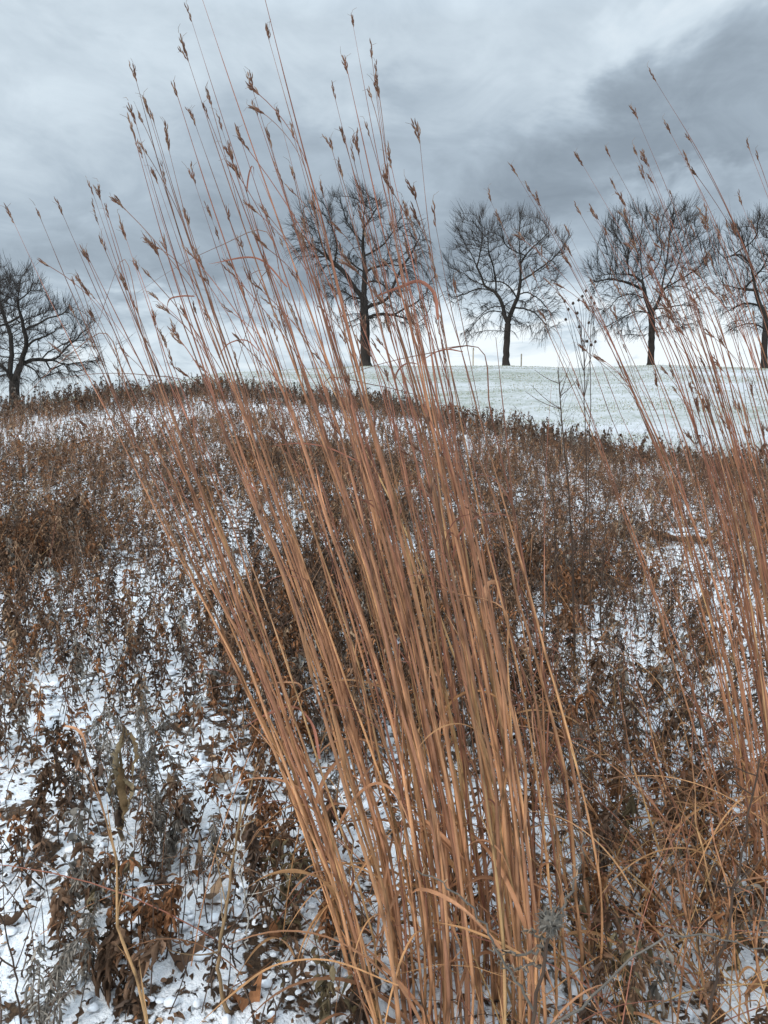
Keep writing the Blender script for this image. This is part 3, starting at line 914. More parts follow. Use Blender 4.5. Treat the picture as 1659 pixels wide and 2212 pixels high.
org2 = at(1650, 1880, 1.75); org2[2] = gz1(org2[0], org2[1])
right = empty('tall_grass', org2, 'smaller clump of reddish tall grass rising along the right edge', 'grass')
for k in range(72):
    if k < len(TIPS2): tip, s = TIPS2[k], None
    else:
        s = rngr.beta(1.6, 1.3); v = rngr.uniform(330, 980)
        u = float(FAM2.u(s, np.array([v]))[0]) + rngr.normal(0, 18); tip = (u, v)
    P = culm_path(FAM2, tip, float(np.clip(rngr.normal(1.75, 0.15), 1.4, 2.1)), rngr, s, dY=rngr.normal(0, 0.15), jit=rngr.normal(0, 12), nod=rngr.uniform(0, 10))
    build_culm(P, rngr.uniform(0.0015, 0.0028), rngr, right, org2, rngr.choice([0, 1, 1, 2]), rngr.choice([0, 0, 1]), tone=(PINK * 0.8 if rngr.random() < .5 else RED * .9 + TAN * .4))
for i in range(80):
    a = rngr.uniform(0, 2 * math.pi)
    p = org2 + np.array([rngr.normal(-0.06, 0.17), rngr.normal(-0.1, 0.2), 0]); p[2] = gz1(p[0], p[1])
    b = MB()
    blade_mesh(b, p + np.array([0, 0, rngr.uniform(0.02, 0.3)]), np.array([math.cos(a) * .9, math.sin(a) * .9, 0.9]), rngr.uniform(0.25, 0.6), rngr.uniform(0.0012, 0.003), rngr, rngr.uniform(0.4, 1.2), (PINK if rngr.random() < .6 else TAN) * rngr.uniform(0.4, 1.0), N=18)
    b.build('leaf_blade', M_blade, right, org2)

# lone stalk on the left
rl = np.random.default_rng(8)
P = np.array([at(u, v, 0.98) for u, v in [(335, 2300), (320, 2212), (270, 2000), (228, 1800), (186, 1610), (150, 1520), (118, 1425)]])
g0 = P[0].copy(); g0[2] = gz1(P[0, 0], P[0, 1])
P = np.concatenate([[g0], P[1:]])
lone = empty('grass_stalk', g0, 'single pale orange grass stalk standing alone left of the large clump', 'grass')
build_culm(P, 0.0023, rl, lone, g0, 0, 0, head=False, tone=OCH * 1.25)
b = MB()
Pb = np.array([at(u, v, 0.975) for u, v in [(186, 1612), (176, 1585), (160, 1572), (140, 1568)]])
b.strips(smooth_line(Pb, 8)[None], np.full((1, 8), 0.004) * np.linspace(1, .2, 8), np.broadcast_to(np.array([0, .4, 1.0]), (1, 8, 3)), PINK * 1.2)
b.build('leaf_blade', M_blade, lone, g0)

# ------------------------------------------------------------------ withered forbs
BROWN = np.array([0.150, 0.088, 0.054]); DK = np.array([0.066, 0.044, 0.032]); RUST = np.array([0.235, 0.108, 0.050]); GREY = np.array([0.22, 0.195, 0.165]); TANL = np.array([0.34, 0.225, 0.14])

def leaves(b, p0, az, L, w, droop, col, rng, N=5, fold=True, tilt=None):
    """withered leaves hanging from p0 (M,3)"""
    M = len(p0)
    t = np.linspace(0, 1, N)
    el0 = rng.uniform(-0.5, 0.5, M) if tilt is None else tilt
    el = el0[:, None] - (el0 + droop)[:, None] * (t[None] ** 0.6)
    if N > 4: el = el + rng.normal(0, 0.28, (M, N)) * (t > 0.1)
    azz = az[:, None] + rng.normal(0, 0.9, M)[:, None] * t[None]
    if N > 4: azz = azz + rng.normal(0, 0.35, (M, N))
    D = np.stack([np.cos(azz) * np.cos(el), np.sin(azz) * np.cos(el), np.sin(el)], -1)
    st = (D[:, 1:] + D[:, :-1]) / 2 * (L / (N - 1))[:, None, None]
    P = p0[:, None] + np.concatenate([np.zeros((M, 1, 3)), np.cumsum(st, 1)], 1)
    side = np.stack([-np.sin(azz), np.cos(azz), 0 * azz], -1)
    nn = np.cross(D, side)
    tw = rng.normal(0, 0.9, M)[:, None] + rng.normal(0, 1.8, M)[:, None] * t
    S2 = side * np.cos(tw)[..., None] + nn * np.sin(tw)[..., None]
    N2 = nn * np.cos(tw)[..., None] - side * np.sin(tw)[..., None]
    prof = np.interp(t, [0, .25, .5, .8, 1], [.18, .85, 1, .6, .08])
    W = w[:, None] * prof * (1 + rng.normal(0, 0.2, (M, N)))
    if fold: b.strips(P, W * 0.8, S2, col, N2, rng.uniform(0.4, 2.2, M) * rng.choice([-1, 1], M))
    else: b.strips(P, W, S2, col)

def forb_arrays(pos, h, lean, rng, nleaf, lsize, palette, far=False, stemcol=DK, stem_b=None, leaf_b=None, r=0.0016, heads=0.0):
    """many upright dead stems with hanging leaves. pos (M,3), h (M,)"""
    M = len(pos)
    t = np.linspace(0, 1, 3 if far else 6)
    top = np.stack([lean[:, 0] * h, lean[:, 1] * h, h], 1)
    wob = rng.normal(0, 0.02, (M, 3)) * np.array([1, 1, 0])
    P = pos[:, None] + top[:, None] * t[None, :, None] + wob[:, None] * np.sin(t * math.pi)[None, :, None] + np.stack([lean[:, 0] * h, lean[:, 1] * h, 0 * h], 1)[:, None] * (t ** 2)[None, :, None] * 0.5
    R = np.linspace(1, 0.45, len(t)) * (r * rng.uniform(0.7, 1.3, (M, 1)))
    stem_b.tubes(P, R, stemcol * rng.uniform(0.6, 1.7, (M, 1)), 3 if far else 5)
    # leaves along the stem
    n = rng.poisson(nleaf * rng.gamma(1.6, 1 / 1.6, M))
    idx = np.repeat(np.arange(M), n); K = len(idx)
    a = rng.beta(1.4, 1.1, K) * 0.92 + 0.08
    f = a * (len(t) - 1); i = np.minimum(f.astype(int), len(t) - 2); f = f - i
    p0 = P[idx, i] * (1 - f)[:, None] + P[idx, i + 1] * f[:, None]
    ci = rng.choice(len(palette[0]), M, p=palette[1])
    col = np.array(palette[0])[ci][idx] * rng.uniform(0.55, 1.5, (K, 1))
    sc = rng.uniform(0.7, 1.3, M)[idx]
    L = rng.uniform(0.55, 1.3, K) * lsize[0] * sc; w = rng.uniform(0.5, 1.3, K) * lsize[1] * sc
    leaves(leaf_b, p0, rng.uniform(0, 2 * math.pi, K), L, w, rng.uniform(0.9, 1.65, K), col, rng, 3 if far else 7, not far)
    return P

PAL = ([BROWN, DK, RUST, GREY, TANL], [.40, .22, .22, .08, .08])
PALR = ([BROWN, DK, RUST, GREY, TANL], [.40, .20, .28, .05, .07])

# ground cover: everything past the nearest plants is one uncountable thicket
rs = np.random.default_rng(77)
def scatter(n, y0, y1, rng, pw=1.0, tmax=0.6):
    y = (rng.random(n) * (y1 ** (pw + 1) - y0 ** (pw + 1)) + y0 ** (pw + 1)) ** (1 / (pw + 1))
    t = rng.uniform(-tmax, tmax, n)
    x = t * y
    ok = y < dbound(x, y) - 0.1
    return x[ok], y[ok]

def cover(name, n, y0, y1, hr, nleaf, lsize, pal, far, dens, seed, pw=1.0, r=0.0016):
    rng = np.random.default_rng(seed)
    x, y = scatter(n, y0, y1, rng, pw)
    ok = rng.random(len(x)) < dens(x, y)
    x, y = x[ok], y[ok]
    pos = np.stack([x, y, ground_z(x, y) - 0.01], 1)
    hh = (hr[0] + (hr[1] * 1.25 - hr[0]) * rng.beta(1.5, 1.8, len(x))) * (0.75 + 0.5 * fbm(x * 0.8 + 5, y * 0.8, 2))
    lean = rng.normal(0, 0.13, (len(x), 2))
    b = MB(); s = b
    forb_arrays(pos, hh, lean, rng, nleaf, lsize, pal, far, DK * 1.2, s, b, r)
    o = b.build(name, M_veg, kind='stuff')
    o['label'] = 'thicket of withered brown forbs standing in the snow'; o['category'] = 'vegetation'
    return o

clump = lambda x, y: np.clip(fbm(x * 1.5 + 3, y * 1.5 + 7, 3) * 2.6 - 0.55, 0.05, 1)
bare = lambda x, y: np.clip((fbm(x * 0.8 + 40, y * 0.9 + 11, 3) - 0.33) * 6, 0.36, 1) * np.where((x > 0.25) & (y < 9), 0.62, 1)
snowband = lambda x, y: 1 - 0.75 * np.exp(-((y / np.maximum(dbound(x, y), 1) - 0.66) / 0.12) ** 2) * (x < 1.5) * np.clip(fbm(x * .7, y * .9 + 4, 2) * 2.4 - .2, 0, 1)
cover('withered_undergrowth', 9000, 2.1, 4.5, (0.10, 0.32), 20, (0.030, 0.0042), PAL, False, lambda x, y: np.clip(0.05 + clump(x, y), 0, 1) * bare(x, y), 1)
cover('withered_undergrowth', 27000, 4.0, 9.0, (0.08, 0.30), 16, (0.031, 0.0048), PAL, True, lambda x, y: np.clip(0.2 + clump(x, y), 0, 1) * bare(x, y), 2)
cover('withered_undergrowth', 34000, 8.5, 21.0, (0.10, 0.30), 12, (0.040, 0.0075), PAL, True, lambda x, y: np.clip(0.2 + clump(x, y), 0, 1) * bare(x, y) * snowband(x, y), 3, r=0.003)
# taller dense weeds towards the end of the prairie
edge = lambda x, y: np.clip(1 - (dbound(x, y) - y) / (0.24 * dbound(x, y)), 0, 1)
cover('tall_weeds', 10000, 8.0, 21.0, (0.24, 0.48), 22, (0.06, 0.013), ([BROWN * .62, DK, RUST * .6, GREY * .7], [.55, .2, .1, .15]), True, edge, 4, r=0.004)

# thin upright tan grass in the middle distance
def thin_grass(n, y0, y1, h, col, seed, dens, w=0.0012, tmax=0.6):
    rng = np.random.default_rng(seed)
    x, y = scatter(n, y0, y1, rng, 1.0, tmax)
    ok = rng.random(len(x)) < dens(x, y); x, y = x[ok], y[ok]
    M = len(x)
    hh = rng.uniform(*h, M)
    t = np.linspace(0, 1, 4)
    ln = rng.normal(-0.04, 0.16, (M, 2))
    P = np.stack([x, y, ground_z(x, y)], 1)[:, None] + np.stack([ln[:, :1] * hh[:, None] * (t + t ** 2), ln[:, 1:] * hh[:, None] * (t + t ** 2), hh[:, None] * t], -1)
    b = MB()
    b.tubes(P, np.array([1, .9, .7, .3]) * w * np.ones((M, 1)), col * rng.uniform(0.6, 1.35, (M, 1)), 3)
    o = b.build('thin_dry_grass', M_veg, kind='stuff')
    o['label'] = 'thin dry grass stems standing among the forbs'; o['category'] = 'grass'
thin_grass(9500, 3.0, 13, (0.2, 0.5), np.array([0.40, 0.235, 0.145]), 5, lambda x, y: np.clip(fbm(x * .9 + 31, y * .9, 3) * 3 - 1.0, 0, 1) * np.where(x < 0.5, 1, .5), 0.0014)
thin_grass(2600, 8.0, 21, (0.3, 0.65), np.array([0.17, 0.11, 0.08]), 6, lambda x, y: 0.6 + 0 * x, 0.003)
thin_grass(3000, 2.4, 12, (0.25, 0.7), np.array([0.10, 0.065, 0.05]), 9, lambda x, y: np.clip(x / np.maximum(y, 1) * 4 + 0.1, 0.05, 1), 0.0016)

# leaf litter sunk in the snow
def litter(n, y0, y1, seed, size):
    rng = np.random.default_rng(seed)
    x, y = scatter(n, y0, y1, rng, 0.7)
    ok = rng.random(len(x)) < np.clip(0.15 + clump(x, y) * 1.1, 0, 1); x, y = x[ok], y[ok]
    M = len(x)
    p0 = np.stack([x, y, ground_z(x, y) + rng.uniform(0.0, 0.03, M)], 1)
    pal = np.array([BROWN, DK, RUST, TANL, BROWN * .7])
    b = MB()
    leaves(b, p0, rng.uniform(0, 6.28, M), rng.uniform(0.4, 1.3, M) * size, rng.uniform(0.4, 1.2, M) * size * 0.22, rng.uniform(-0.4, 0.8, M), pal[rng.choice(5, M, p=[.4, .25, .15, .08, .12])] * rng.uniform(.6, 1.4, (M, 1)), rng, 5, True, rng.uniform(-0.2, 0.7, M))
    o = b.build('leaf_litter', M_veg, kind='stuff')
    o['label'] = 'small dead leaves and stalk bits lying in the snow'; o['category'] = 'litter'
litter(13000, 0.95, 4.5, 15, 0.026)
litter(26000, 4.0, 10, 16, 0.04)

# tangle of thin straw
def straw(n, y0, y1, seed, dens, L, w):
    rng = np.random.default_rng(seed)
    x, y = scatter(n, y0, y1, rng, 0.8, 0.62)
    ok = rng.random(len(x)) < dens(x, y); x, y = x[ok], y[ok]; M = len(x)
    t = np.linspace(0, 1, 8)
    az = rng.uniform(0, 6.28, M); el0 = rng.uniform(.35, 1.5, M); dr = rng.uniform(.1, 1.9, M)
    el = el0[:, None] - dr[:, None] * t ** 1.3
    azz = az[:, None] + rng.normal(0, .7, M)[:, None] * t
    D = np.stack([np.cos(azz) * np.cos(el), np.sin(azz) * np.cos(el), np.sin(el)], -1)
    ll = rng.uniform(*L, M)
    P = np.stack([x, y, ground_z(x, y) + rng.uniform(0, .08, M)], 1)[:, None] + np.concatenate([np.zeros((M, 1, 3)), np.cumsum((D[:, 1:] + D[:, :-1]) / 2, 1)], 1) * (ll / 7)[:, None, None]
    pal = np.array([TAN * .8, PINK * .75, OCH * .7, RED * 1.2, BROWN, DK * 1.3])
    b = MB()
    b.tubes(P, np.interp(t, [0, .7, 1], [1, .8, .3]) * (w * rng.uniform(.5, 1.5, (M, 1))), pal[rng.choice(6, M, p=[.22, .24, .16, .14, .14, .10])] * rng.uniform(.5, 1.2, (M, 1)), 4)
    o = b.build('dry_straw', M_veg, kind='stuff')
    o['label'] = 'tangle of thin curved straw between the plants'; o['category'] = 'straw'
rightside = lambda x, y: np.clip((x / np.maximum(y, .5) - 0.12) * 5, 0, 1)
clumpfoot = lambda x, y: np.exp(-((x - 0.17) / .26) ** 2 - ((y - 1.5) / .4) ** 2)
straw(6000, 1.0, 5.0, 31, lambda x, y: np.clip(.9 * rightside(x, y) * np.clip((3.4 - y) / 1.2, .2, 1) + .9 * clumpfoot(x, y) + .06, 0, 1), (.12, .55), .0011)
straw(6000, 4.5, 12, 32, lambda x, y: np.clip(.15 * rightside(x, y) + .25, 0, 1), (.15, .5), .0014)

# ------------------------------------------------------------------ the plants nearest the camera, one by one
def lone_u(v):
    return float(np.interp(v, [1425, 1610, 2000, 2212, 2400], [118, 186, 270, 320, 350]))
def zone(u, v):
    if u < lone_u(v) - 15: return 'left of the lone pale stalk'
    if u < 740: return 'between lone pale stalk and big grass clump'
    if u < 1210: return 'at the foot of the big clump'
    return 'right of the big grass clump'

KINDS = {
    'grey':  ('grey narrow-leaved withered plant', [GREY * 1.05, GREY * .8, BROWN], [.6, .3, .1], (0.023, 0.0023), 60),
    'rust':  ('rust-brown small-leaved withered plant', [RUST, RUST * .75, BROWN], [.5, .3, .2], (0.023, 0.0043), 36),
    'dark':  ('dark brown withered plant with curled leaves', [BROWN * 1.1, BROWN * .75, DK * 1.3], [.4, .35, .25], (0.033, 0.0056), 24),
    'olive': ('olive-brown withered plant with broad leaves', [np.array([.15, .115, .065]), BROWN, GREY * .7], [.5, .3, .2], (0.036, 0.0068), 20),
    'thin':  ('thin dark stalk with few shrivelled leaves', [DK, BROWN, DK * .7], [.5, .3, .2], (0.020, 0.0030), 9),
}
def forb(u, v, hpx, kind, rng, nst=None, lean=(0, 0)):
    base = ground_hit(u, v)
    lab, pal, pw, ls, nl = KINDS[kind]
    h = hpx / F * np.linalg.norm(base - CAM) * 1.08
    z = zone(u, v)
    root = empty('withered_forb', base, lab + ' ' + z, 'plant', kind + ' withered plants ' + z)
    nst = nst or int(rng.integers(2, 5))
    lb = MB()
    for k in range(nst):
        sb = MB()
        pos = (base + np.array([rng.normal(0, .022), rng.normal(0, .022), -0.01]))[None]
        forb_arrays(pos, np.array([h * rng.uniform(.7, 1.0)]), rng.normal(0, .16, (1, 2)) + np.array(lean), rng, nl * h / 0.26, ls, (pal, pw), False, DK * 1.3, sb, lb, 0.0017)
        sb.build('stem', M_stem, root, base)
    if lb.v: lb.build('foliage', M_leaf, root, base)
    return root

rf = np.random.default_rng(404)
NEAR = [  # u, v of the foot, height in picture pixels, kind
    (300, 1790, 250, 'grey'), (345, 1800, 290, 'grey'), (385, 1770, 240, 'grey'), (270, 1745, 160, 'grey'), (330, 1905, 170, 'grey'), (250, 1925, 150, 'grey'), (400, 1900, 130, 'grey'),
    (360, 1860, 150, 'grey'), (30, 2240, 190, 'grey'), (95, 2260, 190, 'grey'), (150, 2280, 180, 'grey'),
    (120, 1800, 190, 'dark'), (70, 1770, 150, 'dark'), (165, 1760, 180, 'dark'), (30, 1930, 160, 'dark'), (90, 1960, 130, 'dark'), (20, 1680, 150, 'dark'), (190, 1960, 160, 'olive'), (230, 2010, 170, 'olive'),
    (150, 2060, 140, 'dark'), (240, 2140, 170, 'dark'), (300, 2170, 150, 'dark'),
    (450, 1750, 200, 'rust'), (500, 1800, 220, 'rust'), (540, 1740, 210, 'rust'), (590, 1760, 190, 'rust'), (480, 1890, 150, 'rust'), (560, 1880, 170, 'rust'), (620, 1850, 150, 'rust'), (425, 1650, 160, 'rust'),
    (520, 1640, 180, 'rust'), (600, 1660, 170, 'rust'), (470, 1960, 170, 'dark'), (560, 1980, 210, 'dark'), (610, 1950, 190, 'dark'), (640, 2030, 180, 'olive'), (680, 2170, 180, 'olive'), (610, 2190, 150, 'olive'),
    (420, 2000, 150, 'thin'), (380, 2120, 190, 'thin'), (470, 2150, 190, 'thin'), (520, 2080, 170, 'thin'), (560, 2230, 160, 'thin'), (340, 2060, 130, 'thin'), (60, 2080, 120, 'thin'), (700, 2060, 170, 'rust'), (660, 1930, 160, 'rust'),
    (715, 2240, 190, 'olive'), (780, 2230, 170, 'dark'),
    (1240, 1820, 260, 'dark'), (1290, 1900, 230, 'rust'), (1230, 1960, 240, 'grey'), (1270, 1780, 220, 'grey'), (1330, 1830, 220, 'rust'), (1380, 1900, 230, 'olive'), (1440, 1840, 210, 'rust'), (1250, 2120, 240, 'olive'),
    (1320, 2080, 230, 'rust'), (1400, 2040, 220, 'thin'), (1480, 2000, 240, 'rust'), (1550, 2080, 240, 'dark'), (1620, 2100, 240, 'olive'), (1350, 2240, 220, 'olive'), (1440, 2240, 210, 'olive'), (1280, 2250, 200, 'dark'), (1540, 2260, 220, 'rust'), (1630, 2250, 230, 'dark'),
    (1590, 1960, 200, 'thin'), (1500, 1880, 200, 'dark'), (1220, 2040, 200, 'thin'), (1370, 1980, 230, 'thin'), (1650, 1990, 220, 'rust'), (1480, 2140, 220, 'thin'), (1590, 2190, 230, 'thin'),
    (800, 1700, 190, 'dark'), (870, 1800, 190, 'rust'), (960, 1760, 200, 'dark'), (1050, 1860, 190, 'rust'), (1130, 1900, 200, 'dark'), (900, 1990, 170, 'rust'), (1000, 2040, 160, 'dark'), (1170, 1760, 220, 'rust'),
]
for a in NEAR:
    forb(*a, rf)
for i in range(50):
    u = rf.uniform(-20, 740) if rf.random() < .6 else rf.uniform(1190, 1680)
    v = rf.uniform(1560, 2080)
    forb(u, v, rf.uniform(90, 190) * (0.75 + (v - 1560) / 1200), rf.choice(['rust', 'dark', 'dark', 'thin', 'grey']), rf)

# fallen tree leaves lying on the snow
def fallen_leaf(u, v, size, col, rng, what):
    size = 0.035 + size * .35
    p = ground_hit(u, v); p[2] += 0.010
    n = 9
    t = np.linspace(0, 1, n)
    lob = np.interp(t, [0, .15, .28, .4, .52, .66, .78, .9, 1], [.06, .34, .62, .38, .85, .5, .8, .45, .05])
    a = rng.uniform(0, 6.28); d = np.array([math.cos(a), math.sin(a), 0]); sde = np.array([-d[1], d[0], 0])
    k = rng.uniform(0.4, 1.3)
    P = p + d * (t - .5)[:, None] * size + np.array([0, 0, 1.0]) * (k * size * (t - .5) ** 2 * 2)[:, None]
    tl = rng.normal(0, .5)
    S2 = np.broadcast_to(nrm(sde + np.array([0, 0, tl])), (1, n, 3)); N2 = np.broadcast_to(np.array([0, 0, 1.0]), (1, n, 3))
    b = MB(); b.strips(P[None], (lob * size * .42)[None], S2, col, N2, np.array([rng.uniform(.5, 1.3) * rng.choice([-1, 1])]))
    st = np.array([P[0] - d * size * .35 + np.array([0, 0, .004]), P[0], P[-1]])
    b.tubes(smooth_line(st, 8)[None], np.full((1, 8), .0009), col * .6, 4)
    o = b.build('fallen_leaf', M_leaf, None, p)
    cn = 'orange' if col[0] > .3 else ('brown' if col[0] > .14 else 'dark brown')
    z = zone(u, v)
    tag(o, f'{what} fallen {cn} tree leaf {z}', 'leaf', f'{what} fallen {cn} leaves {z}')
rfl = np.random.default_rng(9)
for (u, v, sz) in [(430, 1555, .06), (375, 1715, .075), (350, 1870, .07), (335, 2010, .09), (430, 1865, .08), (460, 1950, .09), (405, 2075, .13), (230, 2090, .08), (535, 2165, .09), (640, 1900, .08), (540, 1800, .08), (120, 2110, .07), (20, 2010, .08), (590, 2020, .09), (1330, 1700, .08), (1240, 1250, .1), (1300, 1640, .07), (1500, 1700, .08), (1450, 1790, .08), (700, 1990, .08), (160, 1930, .08), (480, 1700, .07)]:
    fallen_leaf(u, v, sz, [RUST * 1.6, RUST, BROWN, TANL][rfl.integers(4)], rfl, 'large' if sz > .085 else 'small')

# loose tuft of thin reddish grass at the lower right
rt = np.random.default_rng(55)
org3 = ground_hit(1480, 2020)
tuft = empty('tall_grass', org3, 'loose low tuft of thin arching reddish grass at the lower right', 'grass')
for i in range(60):
    b0 = ground_hit(rt.uniform(1270, 1680), rt.uniform(1780, 2230))
    L = rt.uniform(0.25, 0.75)
    d = nrm(np.array([rt.normal(-0.32, 0.28), rt.normal(0, 0.2), 1.0]))
    q = np.linspace(0, 1, 6)[:, None]
    P = b0 + d * L * q + np.array([rt.normal(-0.05, .12), rt.normal(0, .1), -0.06]) * q ** 2
    build_culm(P, rt.uniform(0.0014, 0.0028), rt, tuft, org3, 0, rt.choice([0, 1, 1]), head=rt.random() < 0.3)
for i in range(100 - 10):
    b0 = ground_hit(rt.uniform(1230, 1690), rt.uniform(1750, 2260))
    a = rt.uniform(0, 6.28)
    b = MB(); blade_mesh(b, b0, np.array([math.cos(a) * .7, math.sin(a) * .7, 1.0]), rt.uniform(0.2, 0.5), rt.uniform(0.001, 0.0026), rt, rt.uniform(0.5, 1.3), (PINK if rt.random() < .6 else OCH) * rt.uniform(0.35, 0.95), N=18)
    b.build('leaf_blade', M_blade, tuft, org3)

# ------------------------------------------------------------------ single plants one can point at
def stalk(b, pts, Y, r, col, n=24, root=True, sides=6, dY=0.0, jit=0.002):
    P = np.array([at(u, v, Y + dY * i) for i, (u, v) in enumerate(pts)])
    if root: P[0, 2] = gz1(P[0, 0], P[0, 1]) - 0.01
    P = smooth_line(P, n); P[1:-1] += RNG.normal(0, jit, (n - 2, 3))
    b.tubes(P[None], np.linspace(r, r * 0.4, n)[None], col, sides)
    return P
# tall stalk with round dark seed heads against the sky
Yc = 3.2
g0 = at(1262, 1640, Yc); g0[2] = gz1(g0[0], g0[1])
cone = empty('seed_stalk', g0, 'tall thin dark weed with round seed heads against the sky near the right trees', 'plant')
heads = [(1220, 650), (1228, 668), (1238, 655), (1250, 648), (1258, 640), (1222, 690), (1276, 643), (1247, 676), (1284, 655), (1272, 697), (1251, 706), (1268, 737), (1277, 745), (1286, 738), (1266, 628)]
joints = [(1262, 860), (1260, 800), (1258, 760), (1256, 730)]
b = MB(); stalk(b, [(1262, 1640), (1258, 1300), (1266, 1050), (1262, 860), (1254, 720), (1240, 662)], Yc, 0.0035, DK, 34)
stalk(b, [(1268, 1640), (1275, 1300), (1272, 1000), (1276, 850), (1275, 720), (1282, 655)], Yc, 0.003, DK, 34)
for k, (u, v) in enumerate(heads):
    j = joints[k % 4]
    stalk(b, [j, ((u + j[0]) / 2 + 3, (v + j[1]) / 2 + 6), (u, v)], Yc, 0.0013, DK, 8, False, 4, 0, 0.0005)
b.build('stem', M_stem, cone, g0)
for (u, v) in heads:
    p = at(u, v, Yc); hb = MB(); hb.blob(p, 0.0058, DK * .8, 8, 6, (1, 1, 1.15), 0.08)
    n = 10; th = np.linspace(0, 6.28, n); d = np.stack([np.cos(th), np.sin(th), np.full(n, -.4)], -1)
    hb.tubes(np.stack([p + d * .004, p + d * .009], 1), np.array([.0009, .0003]) * np.ones((n, 1)), DK, 3)
    hb.build('seed_head', M_head, cone, g0)

# milkweed with big curled hanging leaves
Ym = 1.95
g0 = ground_hit(262, 1815)
Ym = g0[1]
milk = empty('milkweed', g0, 'upright brown weed with large curled hanging leaves and white seed fluff', 'plant')
b = MB(); stalk(b, [(262, 1815), (265, 1700), (262, 1600), (268, 1570)], Ym, 0.006, np.array([.16, .11, .06]), 20); b.build('stem', M_stem, milk, g0)
for (pts, w, col) in [([(262, 1590), (250, 1620), (252, 1660), (256, 1690)], .013, np.array([.21, .165, .10])), ([(268, 1580), (285, 1600), (290, 1640), (282, 1680)], .012, np.array([.17, .12, .065])),
                      ([(262, 1650), (258, 1690), (262, 1740), (270, 1775)], .016, np.array([.17, .115, .06])), ([(266, 1680), (280, 1710), (276, 1745)], .011, np.array([.23, .18, .11])), ([(258, 1660), (240, 1690), (240, 1725)], .010, np.array([.24, .18, .11])),
                      ([(262, 1720), (255, 1760), (262, 1800)], .014, DK * 1.2)]:
    P = smooth_line([at(u, v, Ym - .012 * k) for k, (u, v) in enumerate(pts)], 16); t = np.linspace(0, 1, 16)
    T = nrm(np.gradient(P, axis=0)); tw = rt.normal(0, .5) + rt.normal(0, 1.2) * t
    s0 = nrm(np.cross(T, np.array([0.1, 1, .1]))); n0 = np.cross(s0, T)
    S2 = s0 * np.cos(tw)[:, None] + n0 * np.sin(tw)[:, None]; N2 = n0 * np.cos(tw)[:, None] - s0 * np.sin(tw)[:, None]
    lb = MB(); P = P + rt.normal(0, .0025, P.shape); lb.strips(P[None], (w * .72 * np.interp(t, [0, .3, .7, 1], [.4, 1, .9, .1]) * (1 + rt.normal(0, .18, 16)))[None], S2[None], col, N2[None], np.array([0.9]))
    lb.build('leaf', M_leaf, milk, g0)
fb = MB(); p = at(238, 1612, Ym); n = 260
d = nrm(rt.normal(size=(n, 3)) + np.array([-.5, 0, 0])); Lf = rt.uniform(.008, .022, n)
fb.tubes(np.stack([np.broadcast_to(p, (n, 3)), p + d * (Lf * .5)[:, None], p + d * Lf[:, None] + rt.normal(0, .004, (n, 3))], 1), np.full((n, 3), .0003), np.array([.75, .72, .68]), 3)
fb.build('seed_fluff', M_head, milk, g0)

# hairy foreground stalk with a shrivelled flower head
Yf = 0.74
g0 = at(1128, 2330, Yf); g0[2] = gz1(g0[0], g0[1])
hv = empty('flower_stalk', g0, 'dark hairy stalk with one shrivelled grey flower head in front of the big clump', 'plant')
b = MB()
P = stalk(b, [(1120, 2420), (1140, 2230), (1165, 2110), (1190, 2000)], Yf, 0.0042, DK * 1.1, 26)
for pts in ([(1180, 2042), (1130, 2060), (1080, 2055), (1052, 2048)], [(1168, 2085), (1130, 2092), (1100, 2090), (1070, 2078)], [(1190, 2010), (1220, 1960), (1240, 1900), (1256, 1850), (1262, 1800)], [(1183, 2030), (1150, 2015), (1128, 2000)], [(1150, 2180), (1090, 2080), (1040, 1990), (990, 1930), (900, 1880)], [(1130, 2260), (1280, 2160), (1380, 2060), (1460, 2020), (1560, 2030), (1670, 2055)]):
    q = stalk(b, pts, Yf + .01, 0.0018, GREY * .55, 22, False, 5, 0.006)
    k = np.arange(2, 22, 2); e = q[k]
    d = nrm(rt.normal(size=(len(k), 3)))
    b.tubes(np.stack([e, e + d * .004, e + d * .008], 1), np.array([.0009, .001, .0003]) * np.ones((len(k), 1)), TANL * .9, 4)
b.build('stem', M_stem, hv, g0)
hb = MB(); p = at(1188, 1990, Yf); hb.blob(p, .009, GREY * .55, 10, 8, (1.2, 1, .9), .15)
n = 120; d = nrm(rt.normal(size=(n, 3))); hb.tubes(np.stack([p + d * .006, p + d * .012, p + d * .016 + rt.normal(0, .003, (n, 3))], 1), np.array([.0012, .0009, .0003]) * np.ones((n, 1)), GREY * rt.uniform(.4, 1, (n, 1)), 3)
hb.build('flower_head', M_head, hv, g0)

